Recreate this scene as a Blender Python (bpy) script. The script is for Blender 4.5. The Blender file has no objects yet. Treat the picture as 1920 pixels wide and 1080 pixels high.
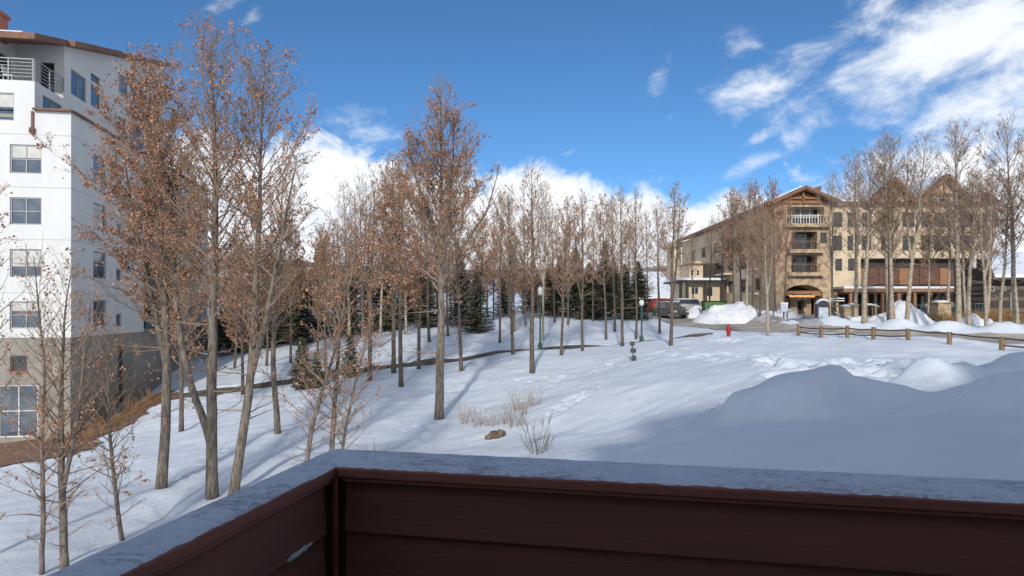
import bpy, math, random
import numpy as np
from mathutils import Vector, Matrix

# ------------------------------------------------------------------ camera, sky, sun
scn = bpy.context.scene
F = 1232.0                      # focal length in photo pixels
HY = 580.0                      # horizon row
def at(px, py, Y):              # point seen at a photo pixel, Y metres ahead of the balcony
    return Vector(((px - 960) / F * Y, Y, (HY - py) / F * Y))
cd = bpy.data.cameras.new('camera')
cd.sensor_width = 36.0
cd.lens = 36.0 * F / 1920
cd.shift_y = (HY - 540) / 1920
cd.clip_start = 0.05
cd.clip_end = 8000
cam = bpy.data.objects.new('camera', cd)
scn.collection.objects.link(cam)
cam.rotation_euler = (math.pi / 2, 0, 0)
scn.camera = cam

SUN_EL = math.radians(24)
SUN_DIR = Vector((0.12, 1.0, 0)).normalized()          # where the light goes, seen from above
scn.view_settings.view_transform = 'Standard'
scn.view_settings.look = 'None'
scn.view_settings.exposure = 0.36
scn.view_settings.gamma = 1.0
scn.cycles.max_bounces = 4
scn.cycles.diffuse_bounces = 2
scn.cycles.glossy_bounces = 2
scn.cycles.use_denoising = True

sl = bpy.data.lights.new('sun', 'SUN')
sl.energy = 2.3
sl.angle = math.radians(2.5)
sl.color = (1.0, 0.93, 0.84)
sun = bpy.data.objects.new('sun', sl)
scn.collection.objects.link(sun)
ld = Vector((SUN_DIR.x * math.cos(SUN_EL), SUN_DIR.y * math.cos(SUN_EL), -math.sin(SUN_EL)))
sun.rotation_euler = ld.to_track_quat('-Z', 'Y').to_euler()

world = bpy.data.worlds.new('World')
scn.world = world
world.use_nodes = True
world.cycles.sampling_method = 'MANUAL'
world.cycles.sample_map_resolution = 512
NT = world.node_tree
for n in list(NT.nodes):
    NT.nodes.remove(n)
class NB:
    """tiny node-graph helper"""
    def __init__(s, nt): s.nt = nt
    def node(s, t, **kw):
        n = s.nt.nodes.new(t)
        for k, v in kw.items(): setattr(n, k, v)
        return n
    def put(s, sock, v):
        if isinstance(v, bpy.types.NodeSocket): s.nt.links.new(v, sock)
        elif isinstance(v, (tuple, list)) and len(v) == 3 and sock.type == 'RGBA': sock.default_value = (*v, 1)
        else: sock.default_value = v
    def m(s, op, a, b=0.0, c=0.0, clamp=False):
        n = s.node('ShaderNodeMath', operation=op, use_clamp=clamp)
        s.put(n.inputs[0], a); s.put(n.inputs[1], b)
        if op in ('MULTIPLY_ADD', 'COMPARE', 'SMOOTH_MIN', 'SMOOTH_MAX'): s.put(n.inputs[2], c)
        return n.outputs[0]
    def sstep(s, v, a, b, to0=0.0, to1=1.0):
        n = s.node('ShaderNodeMapRange', interpolation_type='SMOOTHSTEP')
        for i, q in enumerate((v, a, b, to0, to1)): s.put(n.inputs[i], q)
        return n.outputs[0]
    def noise(s, vec, scale, detail=4, rough=0.55, dist=0.0):
        n = s.node('ShaderNodeTexNoise')
        s.put(n.inputs['Vector'], vec)
        n.inputs['Scale'].default_value = scale; n.inputs['Detail'].default_value = detail
        n.inputs['Roughness'].default_value = rough; n.inputs['Distortion'].default_value = dist
        return n.outputs['Fac']
    def mix(s, f, a, b, mode='MIX'):
        n = s.node('ShaderNodeMix', data_type='RGBA', blend_type=mode)
        s.put(n.inputs[0], f); s.put(n.inputs[6], a); s.put(n.inputs[7], b)
        return n.outputs[2]
    def comb(s, x, y, z):
        n = s.node('ShaderNodeCombineXYZ')
        for i, q in enumerate((x, y, z)): s.put(n.inputs[i], q)
        return n.outputs[0]
w = NB(NT)
tc = w.node('ShaderNodeTexCoord')
sep = w.node('ShaderNodeSeparateXYZ')
NT.links.new(tc.outputs['Generated'], sep.inputs[0])
vx, vy, vz = sep.outputs
az = w.m('ARCTAN2', vx, vy)
el = w.m('ARCSINE', vz)
sky = w.node('ShaderNodeTexSky', sky_type='NISHITA')
sky.sun_disc = False
sky.sun_elevation = SUN_EL
sky.sun_rotation = math.atan2(-SUN_DIR.x, -SUN_DIR.y)
sky.altitude = 2900
sky.air_density = 1.0
sky.dust_density = 0.35
sky.ozone_density = 2.2
# clouds: a bank all round the horizon, broken drifting sheets over the right half of the sky
n_big = w.noise(tc.outputs['Generated'], 5.0, 6, 0.6, 0.3)
n_mid = w.noise(tc.outputs['Generated'], 13.0, 7, 0.62, 0.4)
bh = w.node('ShaderNodeFloatCurve')
cv = bh.mapping.curves[0]
def azel(px, py):
    x, y, z = (px - 960) / F, 1.0, (HY - py) / F
    return math.atan2(x, y), math.atan2(z, math.hypot(x, y))
bank = [(480, 215), (600, 235), (690, 262), (800, 290), (930, 285), (985, 290), (1080, 345), (1300, 335),
        (1440, 332), (1560, 292), (1680, 248), (1800, 232), (1950, 215)]
pts = [(0.0, 0.22)] + [((azel(*p)[0] / math.pi + 1) / 2, azel(*p)[1]) for p in bank] + [(1.0, 0.22)]
cv.points[0].location = pts[0]; cv.points[1].location = pts[-1]
for p in pts[1:-1]: cv.points.new(*p)
bh.mapping.update()
w.put(bh.inputs['Value'], w.m('MULTIPLY_ADD', az, 0.5 / math.pi, 0.5))
edge = w.m('ADD', bh.outputs[0], w.m('MULTIPLY', w.m('SUBTRACT', n_mid, 0.5), 0.20))
edge = w.m('ADD', edge, w.m('MULTIPLY', w.m('SUBTRACT', n_big, 0.5), 0.10))
m1 = w.sstep(w.m('SUBTRACT', edge, el), 0.006, 0.055)
# blobs that steer where the drifting sheets are thick (direction on the sky, spread, tilt)
field = None
for (px, py, sx, sy, rot, amp) in [(1800, 85, .23, .080, .30, .96), (1850, 185, .15, .050, .1, .92), (1480, 130, .15, .042, .40, .74), (1640, 170, .10, .04, .2, .70),
                                   (1390, 75, .045, .035, .3, .62), (1235, 155, .020, .034, -.5, .62), (1425, 258, .034, .014, .35, .80),
                                   (1375, 238, .022, .012, .7, .66), (1420, 298, .055, .020, .5, .74), (1505, 243, .050, .024, .7, .76),
                                   (1640, 240, .075, .030, .4, .72), (1328, 252, .012, .020, -.6, .60), (1258, 218, .014, .012, 0, .58),
                                   (1620, 40, .10, .05, .5, .74), (660, 240, .07, .035, .1, .66), (1065, 290, .022, .012, .5, .6),
                                   (400, 12, .05, .016, .6, .46), (478, 30, .03, .012, .6, .44), (2300, 60, .40, .16, .2, .9), (2900, 0, .5, .2, .1, .85)]:
    a0, e0 = azel(px, py)
    da = w.m('SUBTRACT', az, a0); de = w.m('SUBTRACT', el, e0)
    c, s_ = math.cos(rot), math.sin(rot)
    u = w.m('DIVIDE', w.m('ADD', w.m('MULTIPLY', da, c), w.m('MULTIPLY', de, s_)), sx)
    v = w.m('DIVIDE', w.m('SUBTRACT', w.m('MULTIPLY', de, c), w.m('MULTIPLY', da, s_)), sy)
    r2 = w.m('ADD', w.m('MULTIPLY', u, u), w.m('MULTIPLY', v, v))
    g = w.m('MULTIPLY', w.m('EXPONENT', w.m('MULTIPLY', r2, -0.8)), amp)
    field = g if field is None else w.m('MAXIMUM', field, g)
# same kind of sheets outside the view, thickened to add fill light
back = w.m('MULTIPLY', w.sstep(w.m('ABSOLUTE', az), 0.95, 1.6), 0.80)
field = w.m('MAXIMUM', field, back)
sheet_vec = w.comb(w.m('ADD', w.m('MULTIPLY', az, 6.5), w.m('MULTIPLY', el, 3.0)), w.m('SUBTRACT', w.m('MULTIPLY', el, 12.0), w.m('MULTIPLY', az, 2.5)), 4.3)
n_sh = w.noise(sheet_vec, 1.5, 6, 0.62, 0.35)
n_sf = w.noise(sheet_vec, 6.0, 4, 0.6, 0.3)
dens = w.m('ADD', w.m('ADD', field, w.m('MULTIPLY', w.m('SUBTRACT', n_sh, 0.5), 1.75)), w.m('MULTIPLY', w.m('SUBTRACT', n_sf, 0.5), 0.35))
m2 = w.m('MULTIPLY', w.sstep(dens, 0.36, 1.18), 0.88)
mask = w.m('MAXIMUM', m1, m2)
shade = w.sstep(w.m('ADD', n_big, w.m('MULTIPLY', n_sh, 0.6)), 0.55, 1.0)
ccol = w.mix(shade, (4.7, 5.05, 5.6), (5.9, 6.05, 6.2))
skyt = w.mix(1.0, sky.outputs[0], (0.38, 0.59, 0.715), 'MULTIPLY')
col = w.mix(mask, skyt, ccol)
bg = w.node('ShaderNodeBackground')
NT.links.new(col, bg.inputs[0])
bg.inputs[1].default_value = 0.145
out = w.node('ShaderNodeOutputWorld')
NT.links.new(bg.outputs[0], out.inputs[0])

# ------------------------------------------------------------------ materials
MATS = {}
def mat(name, c1, c2=None, scale=4.0, rough=0.8, bump=0.0, bscale=None, stretch=(1, 1, 1), emit=None, island=0.0,
        spec=0.3, metal=0.0, detail=5, contrast=(0.35, 0.65), bdist=0.02, brough=.65):
    m = bpy.data.materials.new(name); m.use_nodes = True
    nt = m.node_tree; b = NB(nt)
    p = nt.nodes['Principled BSDF']
    p.inputs['Roughness'].default_value = rough
    p.inputs['Specular IOR Level'].default_value = spec
    p.inputs['Metallic'].default_value = metal
    t = b.node('ShaderNodeTexCoord')
    mp = b.node('ShaderNodeMapping'); mp.inputs['Scale'].default_value = stretch
    nt.links.new(t.outputs['Object'], mp.inputs[0])
    if c2 is None: c2 = tuple(x * 0.8 for x in c1)
    fac = b.sstep(b.noise(mp.outputs[0], scale, detail, 0.6), contrast[0], contrast[1])
    c = b.mix(fac, c1, c2)
    if island:
        g = b.node('ShaderNodeNewGeometry')
        c = b.mix(1.0, c, b.mix(g.outputs['Random Per Island'], (1 - island,) * 3, (1 + island, 1 + island * .8, 1 + island * .6)), 'MULTIPLY')
    b.put(p.inputs['Base Color'], c)
    if bump:
        bn = b.node('ShaderNodeBump'); bn.inputs['Strength'].default_value = bump; bn.inputs['Distance'].default_value = bdist
        b.put(bn.inputs['Height'], b.noise(mp.outputs[0], bscale or scale * 3, 7, brough))
        nt.links.new(bn.outputs[0], p.inputs['Normal'])
    if emit:
        p.inputs['Emission Color'].default_value = (*emit[0], 1); p.inputs['Emission Strength'].default_value = emit[1]
    MATS[name] = m
    return m
mat('snow', (.79, .855, .935), (.73, .80, .89), 0.6, .55, .75, 4.5, spec=.25, bdist=.10, detail=5, brough=.8)
mat('snow_rough', (.84, .86, .90), (.70, .72, .76), 1.6, .6, .9, 5.0, spec=.25, bdist=.15)
mat('road', (.30, .265, .225), (.46, .44, .41), 0.5, .75, .3, 6, stretch=(.5, 1.6, 1))
mat('path', (.085, .068, .055), (.15, .125, .10), 1.2, .8, .4, 8)
mat('pavement', (.26, .26, .27), (.50, .51, .54), 0.7, .6, .2, 6)
mat('mulch', (.17, .095, .062), (.27, .165, .115), 2.2, .95, 1.0, 14, bdist=.05)
mat('hill', (.62, .62, .64), (.20, .15, .12), .035, .9, contrast=(.42, .56))
mat('stucco_white', (.70, .705, .69), (.63, .64, .63), .8, .85, .25, 30, stretch=(1, 1, .25), contrast=(.3, .8))
mat('stucco_grey', (.33, .31, .275), (.265, .25, .222), .7, .9, .25, 18)
mat('stucco_cream', (.68, .56, .40), (.56, .455, .32), .5, .9, .2, 12)
mat('stone', (.52, .395, .255), (.31, .23, .15), 1.8, .9, .9, 5, bdist=.08, contrast=(.4, .6))
mat('wood_brown', (.36, .19, .10), (.24, .125, .07), 1.5, .75, .4, 10, stretch=(1, 1, 6))
mat('wood_red', (.16, .085, .06), (.10, .055, .04), 1.2, .75, .3, 8, stretch=(.5, 1, 4))
mat('wood_dark', (.075, .06, .05), (.045, .036, .03), 2, .8, .4, 8, stretch=(.4, .4, 4))
mat('roof_brown', (.25, .135, .09), (.17, .095, .065), 2, .8, .3, 6)
mat('terracotta', (.45, .17, .10), (.32, .12, .08), 3, .85)
mat('trim_brown', (.22, .11, .07), (.16, .08, .055), 3, .6)
mat('joint', (.55, .56, .55), (.5, .5, .5), 3, .9)
mat('frame_grey', (.40, .41, .40), (.34, .35, .34), 4, .5)
mat('frame_white', (.75, .74, .70), (.68, .67, .63), 4, .5)
mat('frame_brown', (.17, .12, .085), (.12, .085, .06), 4, .6)
mat('glass', (.055, .085, .125), (.14, .17, .20), .55, .04, spec=1.0, contrast=(.40, .60))
mat('glass_dark', (.02, .025, .03), (.05, .055, .06), .6, .06, spec=.7)
mat('blind', (.62, .62, .58), (.5, .5, .47), 1, .9)
mat('metal_dark', (.035, .037, .04), (.055, .055, .06), 6, .45, spec=.5)
mat('metal_green', (.03, .085, .075), (.045, .11, .10), 6, .5, spec=.5)
mat('metal_grey', (.33, .34, .34), (.26, .27, .27), 6, .45, spec=.5)
mat('railing_teal', (.05, .13, .15), (.07, .16, .18), 6, .5)
mat('globe', (.75, .76, .72), (.65, .66, .63), 6, .25, spec=.6)
mat('hydrant_red', (.42, .035, .045), (.30, .03, .035), 8, .5)
mat('dumpster_green', (.10, .20, .07), (.07, .14, .05), 4, .6)
mat('post_wood', (.31, .215, .125), (.19, .13, .075), 3, .85, .5, 12, stretch=(2, 2, .6))
mat('rope', (.09, .075, .06), (.06, .05, .04), 8, .9)
mat('car_red', (.50, .05, .03), (.42, .04, .025), 2, .3, spec=.6)
mat('car_dark', (.07, .065, .06), (.10, .09, .08), 2, .35, spec=.6)
mat('car_silver', (.42, .42, .39), (.36, .36, .34), 2, .35, spec=.6)
mat('rubber', (.02, .02, .02), (.03, .03, .03), 6, .85)
mat('lamp_glass', (.6, .6, .56), (.5, .5, .47), 6, .2, spec=.6)
mat('panel_white', (.62, .66, .72), (.40, .46, .56), 2.5, .5)
mat('rock', (.09, .068, .048), (.22, .18, .14), 3, .95, .8, 9, bdist=.05)
mat('bark', (.235, .20, .163), (.115, .096, .078), 5.5, .9, .9, 9, stretch=(2.4, 2.4, .55), bdist=.03, contrast=(.38, .62))
mat('bark_pale', (.42, .36, .275), (.24, .195, .145), 3.0, .85, .5, 8, stretch=(1.2, 1.2, 2.6), bdist=.015, contrast=(.42, .66))
mat('bark_dark', (.17, .138, .108), (.085, .068, .054), 5.5, .9, .7, 9, stretch=(2.4, 2.4, .55), bdist=.03, contrast=(.38, .62))
mat('twig', (.34, .25, .185), (.24, .175, .13), 2.0, .9)
mat('twig_grey', (.35, .265, .20), (.25, .185, .14), 2.0, .9)
mat('leaf', (.46, .25, .155), (.32, .185, .12), .8, .8, island=.45)
mat('leaf_dull', (.44, .255, .165), (.31, .19, .125), .8, .85, island=.4)
mat('needle', (.045, .078, .048), (.085, .10, .06), 1.2, .8, island=.5)
mat('needle_grey', (.055, .075, .060), (.09, .085, .055), 1.0, .8, island=.5)
mat('siding_tan', (.46, .38, .29), (.38, .31, .24), 1.0, .85)  # unseen lodge wall, lightened to bounce light onto the balcony boards
mat('dry_stem', (.33, .235, .15), (.22, .15, .10), 2, .9, island=.3)
mat('dry_orange', (.42, .25, .10), (.28, .16, .07), 1.2, .9, island=.45)
mat('board', (.255, .118, .105), (.195, .092, .083), 1.6, .7, .28, 26, stretch=(.25, .25, 6), bdist=.006, spec=.2)
mat('trim_board', (.27, .115, .098), (.18, .08, .07), 2.2, .7, .5, 30, stretch=(.4, .4, 3), bdist=.005, spec=.2)
mat('sign_glow', (.6, .2, .05), None, 2, .5, emit=((1.0, .36, .10), 2.2))
mat('ornament', (.75, .72, .65), (.5, .35, .3), 9, .4)
# frosted, weathered paint on the rail cap
def frost():
    m = bpy.data.materials.new('frosted_cap'); m.use_nodes = True
    nt = m.node_tree; b = NB(nt); p = nt.nodes['Principled BSDF']
    t = b.node('ShaderNodeTexCoord')
    mp = b.node('ShaderNodeMapping'); mp.inputs['Scale'].default_value = (1, 1, 1)
    nt.links.new(t.outputs['Object'], mp.inputs[0])
    st = b.node('ShaderNodeMapping'); st.inputs['Scale'].default_value = (7, 30, 1); st.inputs['Rotation'].default_value = (0, 0, .205)
    nt.links.new(t.outputs['Object'], st.inputs[0])
    streak = b.noise(st.outputs[0], 1.6, 7, .7)
    spot = b.noise(mp.outputs[0], 55, 6, .75)
    big = b.noise(mp.outputs[0], 3.2, 5, .6)
    f = b.m('ADD', b.m('ADD', b.m('MULTIPLY', streak, .55), b.m('MULTIPLY', spot, .75)), b.m('MULTIPLY', big, .55))
    c = b.mix(b.sstep(f, .76, .96), (.28, .305, .35), (.54, .60, .70))
    c = b.mix(b.m('MULTIPLY', b.sstep(f, .98, 1.15), .8), c, (.66, .69, .74))
    b.put(p.inputs['Base Color'], c); p.inputs['Roughness'].default_value = .7
    bn = b.node('ShaderNodeBump'); bn.inputs['Strength'].default_value = .9; bn.inputs['Distance'].default_value = .004
    b.put(bn.inputs['Height'], f); nt.links.new(bn.outputs[0], p.inputs['Normal'])
    MATS['frosted_cap'] = m
frost()

# ------------------------------------------------------------------ mesh helpers
COL = scn.collection
def np_mesh(name, verts, quads=None, tris=None, smooth=False):
    me = bpy.data.meshes.new(name)
    verts = np.asarray(verts, dtype=np.float32).reshape(-1, 3)
    loops, starts, k = [], [], 0
    for arr, n in ((quads, 4), (tris, 3)):
        if arr is None or len(arr) == 0: continue
        arr = np.asarray(arr, dtype=np.int32).reshape(-1, n)
        loops.append(arr.ravel()); starts.append(k + np.arange(len(arr), dtype=np.int32) * n); k += arr.size
    loops = np.concatenate(loops); starts = np.concatenate(starts)
    me.vertices.add(len(verts)); me.vertices.foreach_set('co', verts.ravel())
    me.loops.add(len(loops)); me.loops.foreach_set('vertex_index', loops)
    me.polygons.add(len(starts)); me.polygons.foreach_set('loop_start', starts)
    if smooth: me.polygons.foreach_set('use_smooth', np.ones(len(starts), dtype=bool))
    me.update(calc_edges=True); me.validate()
    return me
def link(name, data, material=None, parent=None, loc=None):
    o = bpy.data.objects.new(name, data)
    COL.objects.link(o)
    if material is not None and data is not None and len(data.materials) == 0: data.materials.append(MATS[material])
    if parent is not None: o.parent = parent
    if loc is not None: o.location = loc
    return o
def tag(o, label=None, cat=None, group=None, kind=None):
    if label: o['label'] = label
    if cat: o['category'] = cat
    if group: o['group'] = group
    if kind: o['kind'] = kind
    return o
def thing(name, loc, label, cat, group=None, rz=0.0):
    o = link(name, None, loc=loc); o.rotation_euler = (0, 0, rz); o.empty_display_size = .2
    return tag(o, label, cat, group)
class MB:
    def __init__(s): s.v = []; s.f = []
    def add(s, vs, fs):
        k = len(s.v); s.v += [tuple(v) for v in vs]; s.f += [tuple(i + k for i in f) for f in fs]
        return s
    def obox(s, c, ax, ay, az_):        # centre and three half-axis vectors
        c, ax, ay, az_ = map(Vector, (c, ax, ay, az_))
        vs = [c + ax * i + ay * j + az_ * k for k in (-1, 1) for j in (-1, 1) for i in (-1, 1)]
        return s.add(vs, [(0, 2, 3, 1), (4, 5, 7, 6), (0, 1, 5, 4), (2, 6, 7, 3), (0, 4, 6, 2), (1, 3, 7, 5)])
    def box(s, x0, x1, y0, y1, z0, z1):
        return s.obox(((x0 + x1) / 2, (y0 + y1) / 2, (z0 + z1) / 2), ((x1 - x0) / 2, 0, 0), (0, (y1 - y0) / 2, 0), (0, 0, (z1 - z0) / 2))
    def beam(s, a, b, w_, h, up=(0, 0, 1)):
        a, b = Vector(a), Vector(b); d = b - a; dn = d.normalized()
        r = dn.cross(Vector(up)).normalized(); u = r.cross(dn)
        return s.obox((a + b) / 2, d / 2, r * w_ / 2, u * h / 2)
    def prism(s, poly, d):              # planar polygon (list of points) pushed along d
        n = len(poly); d = Vector(d); p = [Vector(q) for q in poly]
        return s.add(p + [q + d for q in p], [tuple(range(n))[::-1], tuple(range(n, 2 * n))] + [(i, (i + 1) % n, n + (i + 1) % n, n + i) for i in range(n)])
    def tube(s, pts, rad, n=6, cap=True):
        pts = [Vector(p) for p in pts]; k = len(s.v)
        if isinstance(rad, (int, float)): rad = [rad] * len(pts)
        ref = Vector((0, 0, 1)) if abs((pts[-1] - pts[0]).normalized().z) < .9 else Vector((1, 0, 0))
        for i, p in enumerate(pts):
            d = (pts[min(i + 1, len(pts) - 1)] - pts[max(i - 1, 0)]).normalized()
            a = d.cross(ref).normalized(); b = d.cross(a)
            for j in range(n):
                t = 2 * math.pi * j / n
                q = p + (a * math.cos(t) + b * math.sin(t)) * rad[i]
                s.v.append((q.x, q.y, q.z))
        for i in range(len(pts) - 1):
            for j in range(n):
                s.f.append((k + i * n + j, k + i * n + (j + 1) % n, k + (i + 1) * n + (j + 1) % n, k + (i + 1) * n + j))
        if cap:
            s.f.append(tuple(k + j for j in range(n))[::-1]); e = k + (len(pts) - 1) * n
            s.f.append(tuple(e + j for j in range(n)))
        return s
    def lathe(s, c, prof, n=12):        # profile of (radius, z) about a vertical axis
        return s.tube([(c[0], c[1], c[2] + z) for r, z in prof], [max(r, 1e-4) for r, z in prof], n)
    def mesh(s, name, off=None, smooth=False):
        me = bpy.data.meshes.new(name)
        v = s.v if off is None else [(a - off[0], b - off[1], c - off[2]) for a, b, c in s.v]
        me.from_pydata(v, [], s.f); me.update()
        if smooth:
            for p in me.polygons: p.use_smooth = True
        return me
    def build(s, name, material, parent=None, smooth=False, local=False, bevel=0.0):
        off = None if (parent is None or local) else parent.matrix_world.translation if parent.parent is None else None
        if parent is not None and not local: off = wloc(parent)
        o = link(name, s.mesh(name, off, smooth), material, parent)
        if bevel:
            b = o.modifiers.new('bevel', 'BEVEL'); b.width = bevel; b.segments = 2; b.limit_method = 'ANGLE'
        return o
def wloc(o):
    v = Vector(o.location)
    while o.parent is not None:
        o = o.parent; v = v + Vector(o.location)
    return v

# ------------------------------------------------------------------ terrain
def tps_fit(P, z):
    P = np.asarray(P, float); n = len(P)
    d = np.linalg.norm(P[:, None] - P[None], axis=2)
    K = np.where(d > 0, d ** 2 * np.log(d + 1e-12), 0) + np.eye(n) * .6
    A = np.zeros((n + 3, n + 3)); A[:n, :n] = K; A[:n, n] = 1; A[:n, n + 1:] = P; A[n, :n] = 1; A[n + 1:, :n] = P.T
    return P, np.linalg.solve(A, np.concatenate([z, [0, 0, 0]]))
CTRL = [(1497, 632, 44), (1878, 660, 34), (1700, 644, 38), (1366, 631, 42), (1203, 637, 50), (1335, 625, 46), (1000, 657, 47), (870, 672, 46), (700, 692, 45),
        (560, 713, 44), (400, 736, 43), (300, 748, 43), (35, 830, 37.2), (133, 818, 37.5), (205, 790, 41), (262, 760, 45), (180, 842, 33),
        (823, 785, 30), (302, 916, 21), (398, 932, 20), (752, 722, 38), (865, 697, 41), (998, 700, 38), (693, 716, 40), (521, 820, 27),
        (1052, 669, 43), (1258, 651, 42), (1440, 631, 44), (600, 905, 18.5), (115, 1055, 15), (225, 1002, 17), (928, 830, 25), (960, 800, 26.5),
        (1010, 852, 20.5), (1190, 677, 36), (1200, 770, 24), (1300, 790, 20), (1700, 690, 27), (1500, 684, 28), (1400, 700, 26), (1900, 690, 26),
        (1200, 868, 13.5), (1350, 878, 11.5), (1000, 905, 16), (300, 1050, 15.5), (1600, 888, 9.5), (1920, 900, 8.6), (1500, 592, 82), (1600, 596, 78), (1300, 608, 60), (1270, 590, 78),
        (800, 625, 62), (900, 604, 68), (1100, 592, 72), (700, 630, 60), (500, 655, 58), (420, 668, 58), (1750, 612, 52), (1900, 618, 47), (1900, 600, 60), (1700, 600, 66)]
CP = [tuple(at(*c)) for c in CTRL] + [(-120, 60, -8), (-60, 20, -8), (-40, 0, -7), (-10, -20, -5.5), (15, -20, -3), (40, 0, -2.2), (60, 40, -1.4), (100, 90, -.5),
                                      (55, 110, -.4), (0, 110, .6), (-60, 110, -2), (-120, 120, -4), (0, 190, 4), (-150, 220, 2), (150, 220, 4), (5, 2, -4), (-12, 4, -6)]
TP, TW = tps_fit([(c[0], c[1]) for c in CP], np.array([c[2] for c in CP]))
def vnoise(x, y, seed=0):
    xi, yi = np.floor(x).astype(np.int64), np.floor(y).astype(np.int64)
    fx, fy = x - xi, y - yi; fx = fx * fx * (3 - 2 * fx); fy = fy * fy * (3 - 2 * fy)
    def h(a, b):
        q = (a * 374761393 + b * 668265263 + seed * 974634181) & 0xffffffff
        q = ((q ^ (q >> 13)) * 1274126177) & 0xffffffff
        return ((q ^ (q >> 16)) & 0xffff) / 65535.0
    return (h(xi, yi) * (1 - fx) + h(xi + 1, yi) * fx) * (1 - fy) + (h(xi, yi + 1) * (1 - fx) + h(xi + 1, yi + 1) * fx) * fy
def sst(x, a, b):
    t = np.clip((x - a) / (b - a), 0, 1); return t * t * (3 - 2 * t)
def pdist(x, y, poly):
    best = np.full(x.shape, 1e9); side = np.zeros(x.shape)
    for (ax, ay), (bx, by) in zip(poly[:-1], poly[1:]):
        dx, dy = bx - ax, by - ay; L2 = dx * dx + dy * dy
        t = np.clip(((x - ax) * dx + (y - ay) * dy) / L2, 0, 1)
        d = np.hypot(x - ax - t * dx, y - ay - t * dy); m = d < best
        best = np.where(m, d, best); side = np.where(m, np.sign(dx * (y - ay) - dy * (x - ax)), side)
    return best, side
ROAD = [tuple(at(px, 600, Y)[:2]) for px, Y in ((2500, 33), (2120, 36.5), (1920, 39.5), (1800, 42), (1700, 44.5), (1600, 47.5), (1500, 51), (1400, 56), (1330, 61), (1290, 68), (1272, 78), (1268, 92), (1268, 108))]
PATH = [tuple(at(px, 600, Y)[:2]) for px, Y in ((1335, 47), (1290, 47.5), (1203, 49), (1100, 48.5), (1000, 48), (870, 47), (700, 46), (560, 45), (400, 43.8), (300, 43), (235, 42))]
ROAD_W = 3.0
PATH_W = 0.8
rng = np.random.default_rng(5)
def in_poly(x, y, poly):
    ins = np.zeros(x.shape, bool); n = len(poly)
    for i in range(n):
        (x1, y1), (x2, y2) = poly[i], poly[(i + 1) % n]
        c = ((y1 > y) != (y2 > y)) & (x < (x2 - x1) * (y - y1) / (y2 - y1 + 1e-12) + x1)
        ins ^= c
    return ins
# dents left by feet and by lumps falling from the trees: (x, y, radius, depth)
DENTS = []
def scatter(n, quad, r, d):
    a, b, c, e = [np.array(at(px, 600, Y)[:2]) for px, Y in quad]
    for _ in range(n):
        u, v = rng.random(2)
        p = (a * (1 - u) + b * u) * (1 - v) + (e * (1 - u) + c * u) * v
        DENTS.append((p[0], p[1], rng.uniform(*r), rng.uniform(*d)))
scatter(230, ((1430, 30), (1890, 27), (1780, 22.5), (1440, 24)), (.25, .6), (.08, .19))
scatter(90, ((1240, 36), (1480, 33), (1480, 30), (1330, 31)), (.15, .32), (.05, .13))
scatter(70, ((960, 37), (1290, 39), (1290, 36), (1000, 34)), (.15, .3), (.05, .12))
scatter(60, ((1310, 44), (1480, 43), (1480, 39), (1340, 40)), (.2, .4), (.06, .14))
def trail(pts, step=.55, wob=.16, r=(.14, .22), d=(.10, .18)):
    P = [np.array(at(px, 600, Y)[:2]) for px, Y in pts]; k = 0
    for a, b in zip(P[:-1], P[1:]):
        L = np.linalg.norm(b - a); t = (b - a) / L; nrm = np.array((-t[1], t[0]))
        for s in np.arange(0, L, step):
            k += 1; p = a + t * s + nrm * (wob * (-1) ** k + rng.normal() * .06)
            DENTS.append((p[0], p[1], rng.uniform(*r), rng.uniform(*d)))
trail([(905, 29.5), (1000, 32), (1075, 33.5), (1180, 36.5), (1290, 38.5), (1420, 40)], .45)
trail([(860, 30), (960, 32.5), (1080, 36), (1185, 38)], .6)
trail([(1025, 26.5), (1080, 28), (1140, 30)], .38, .2, (.2, .32), (.14, .24))
trail([(560, 25), (700, 27.5), (830, 29)], .6)
trail([(330, 22), (430, 26), (520, 30)], .55)
trail([(1290, 20.5), (1340, 21.5), (1400, 22.5)], .5, .12, (.14, .22), (.1, .16))
MOUNDS = [  # x, y, radius x, radius y, rot, height, edge sharpness
    (7.3, 16.2, 2.0, 1.9, .0, .58, .55), (6.7, 16.0, 1.30, 1.6, .2, .40, .18), (8.6, 15.6, 1.0, 1.2, .4, .16, .5), (10.6, 13.6, 2.2, 2.0, -.1, .66, .8), (9.6, 13.0, .9, 1.1, 0, .15, .5), (13.2, 14.2, 2.6, 2.6, 0, .32, .9),
    (13.9, 21.3, 1.15, 1.0, .3, .50, .45), (12.8, 20.6, 1.2, .9, -.2, .36, .45), (17.9, 21.4, 3.0, 2.2, .25, .62, .8), (21.5, 21.8, 3.6, 3.0, 0, .75, .8), (16.2, 20.8, 1.0, .9, 0, .2, .4),
    (4.6, 16.6, 1.5, 1.1, .5, .22, .8), (10.4, 19.2, 3.2, 1.3, 0, -.25, .8), (11.6, 20.0, 1.6, 2.2, .2, -.38, .7)]
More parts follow.
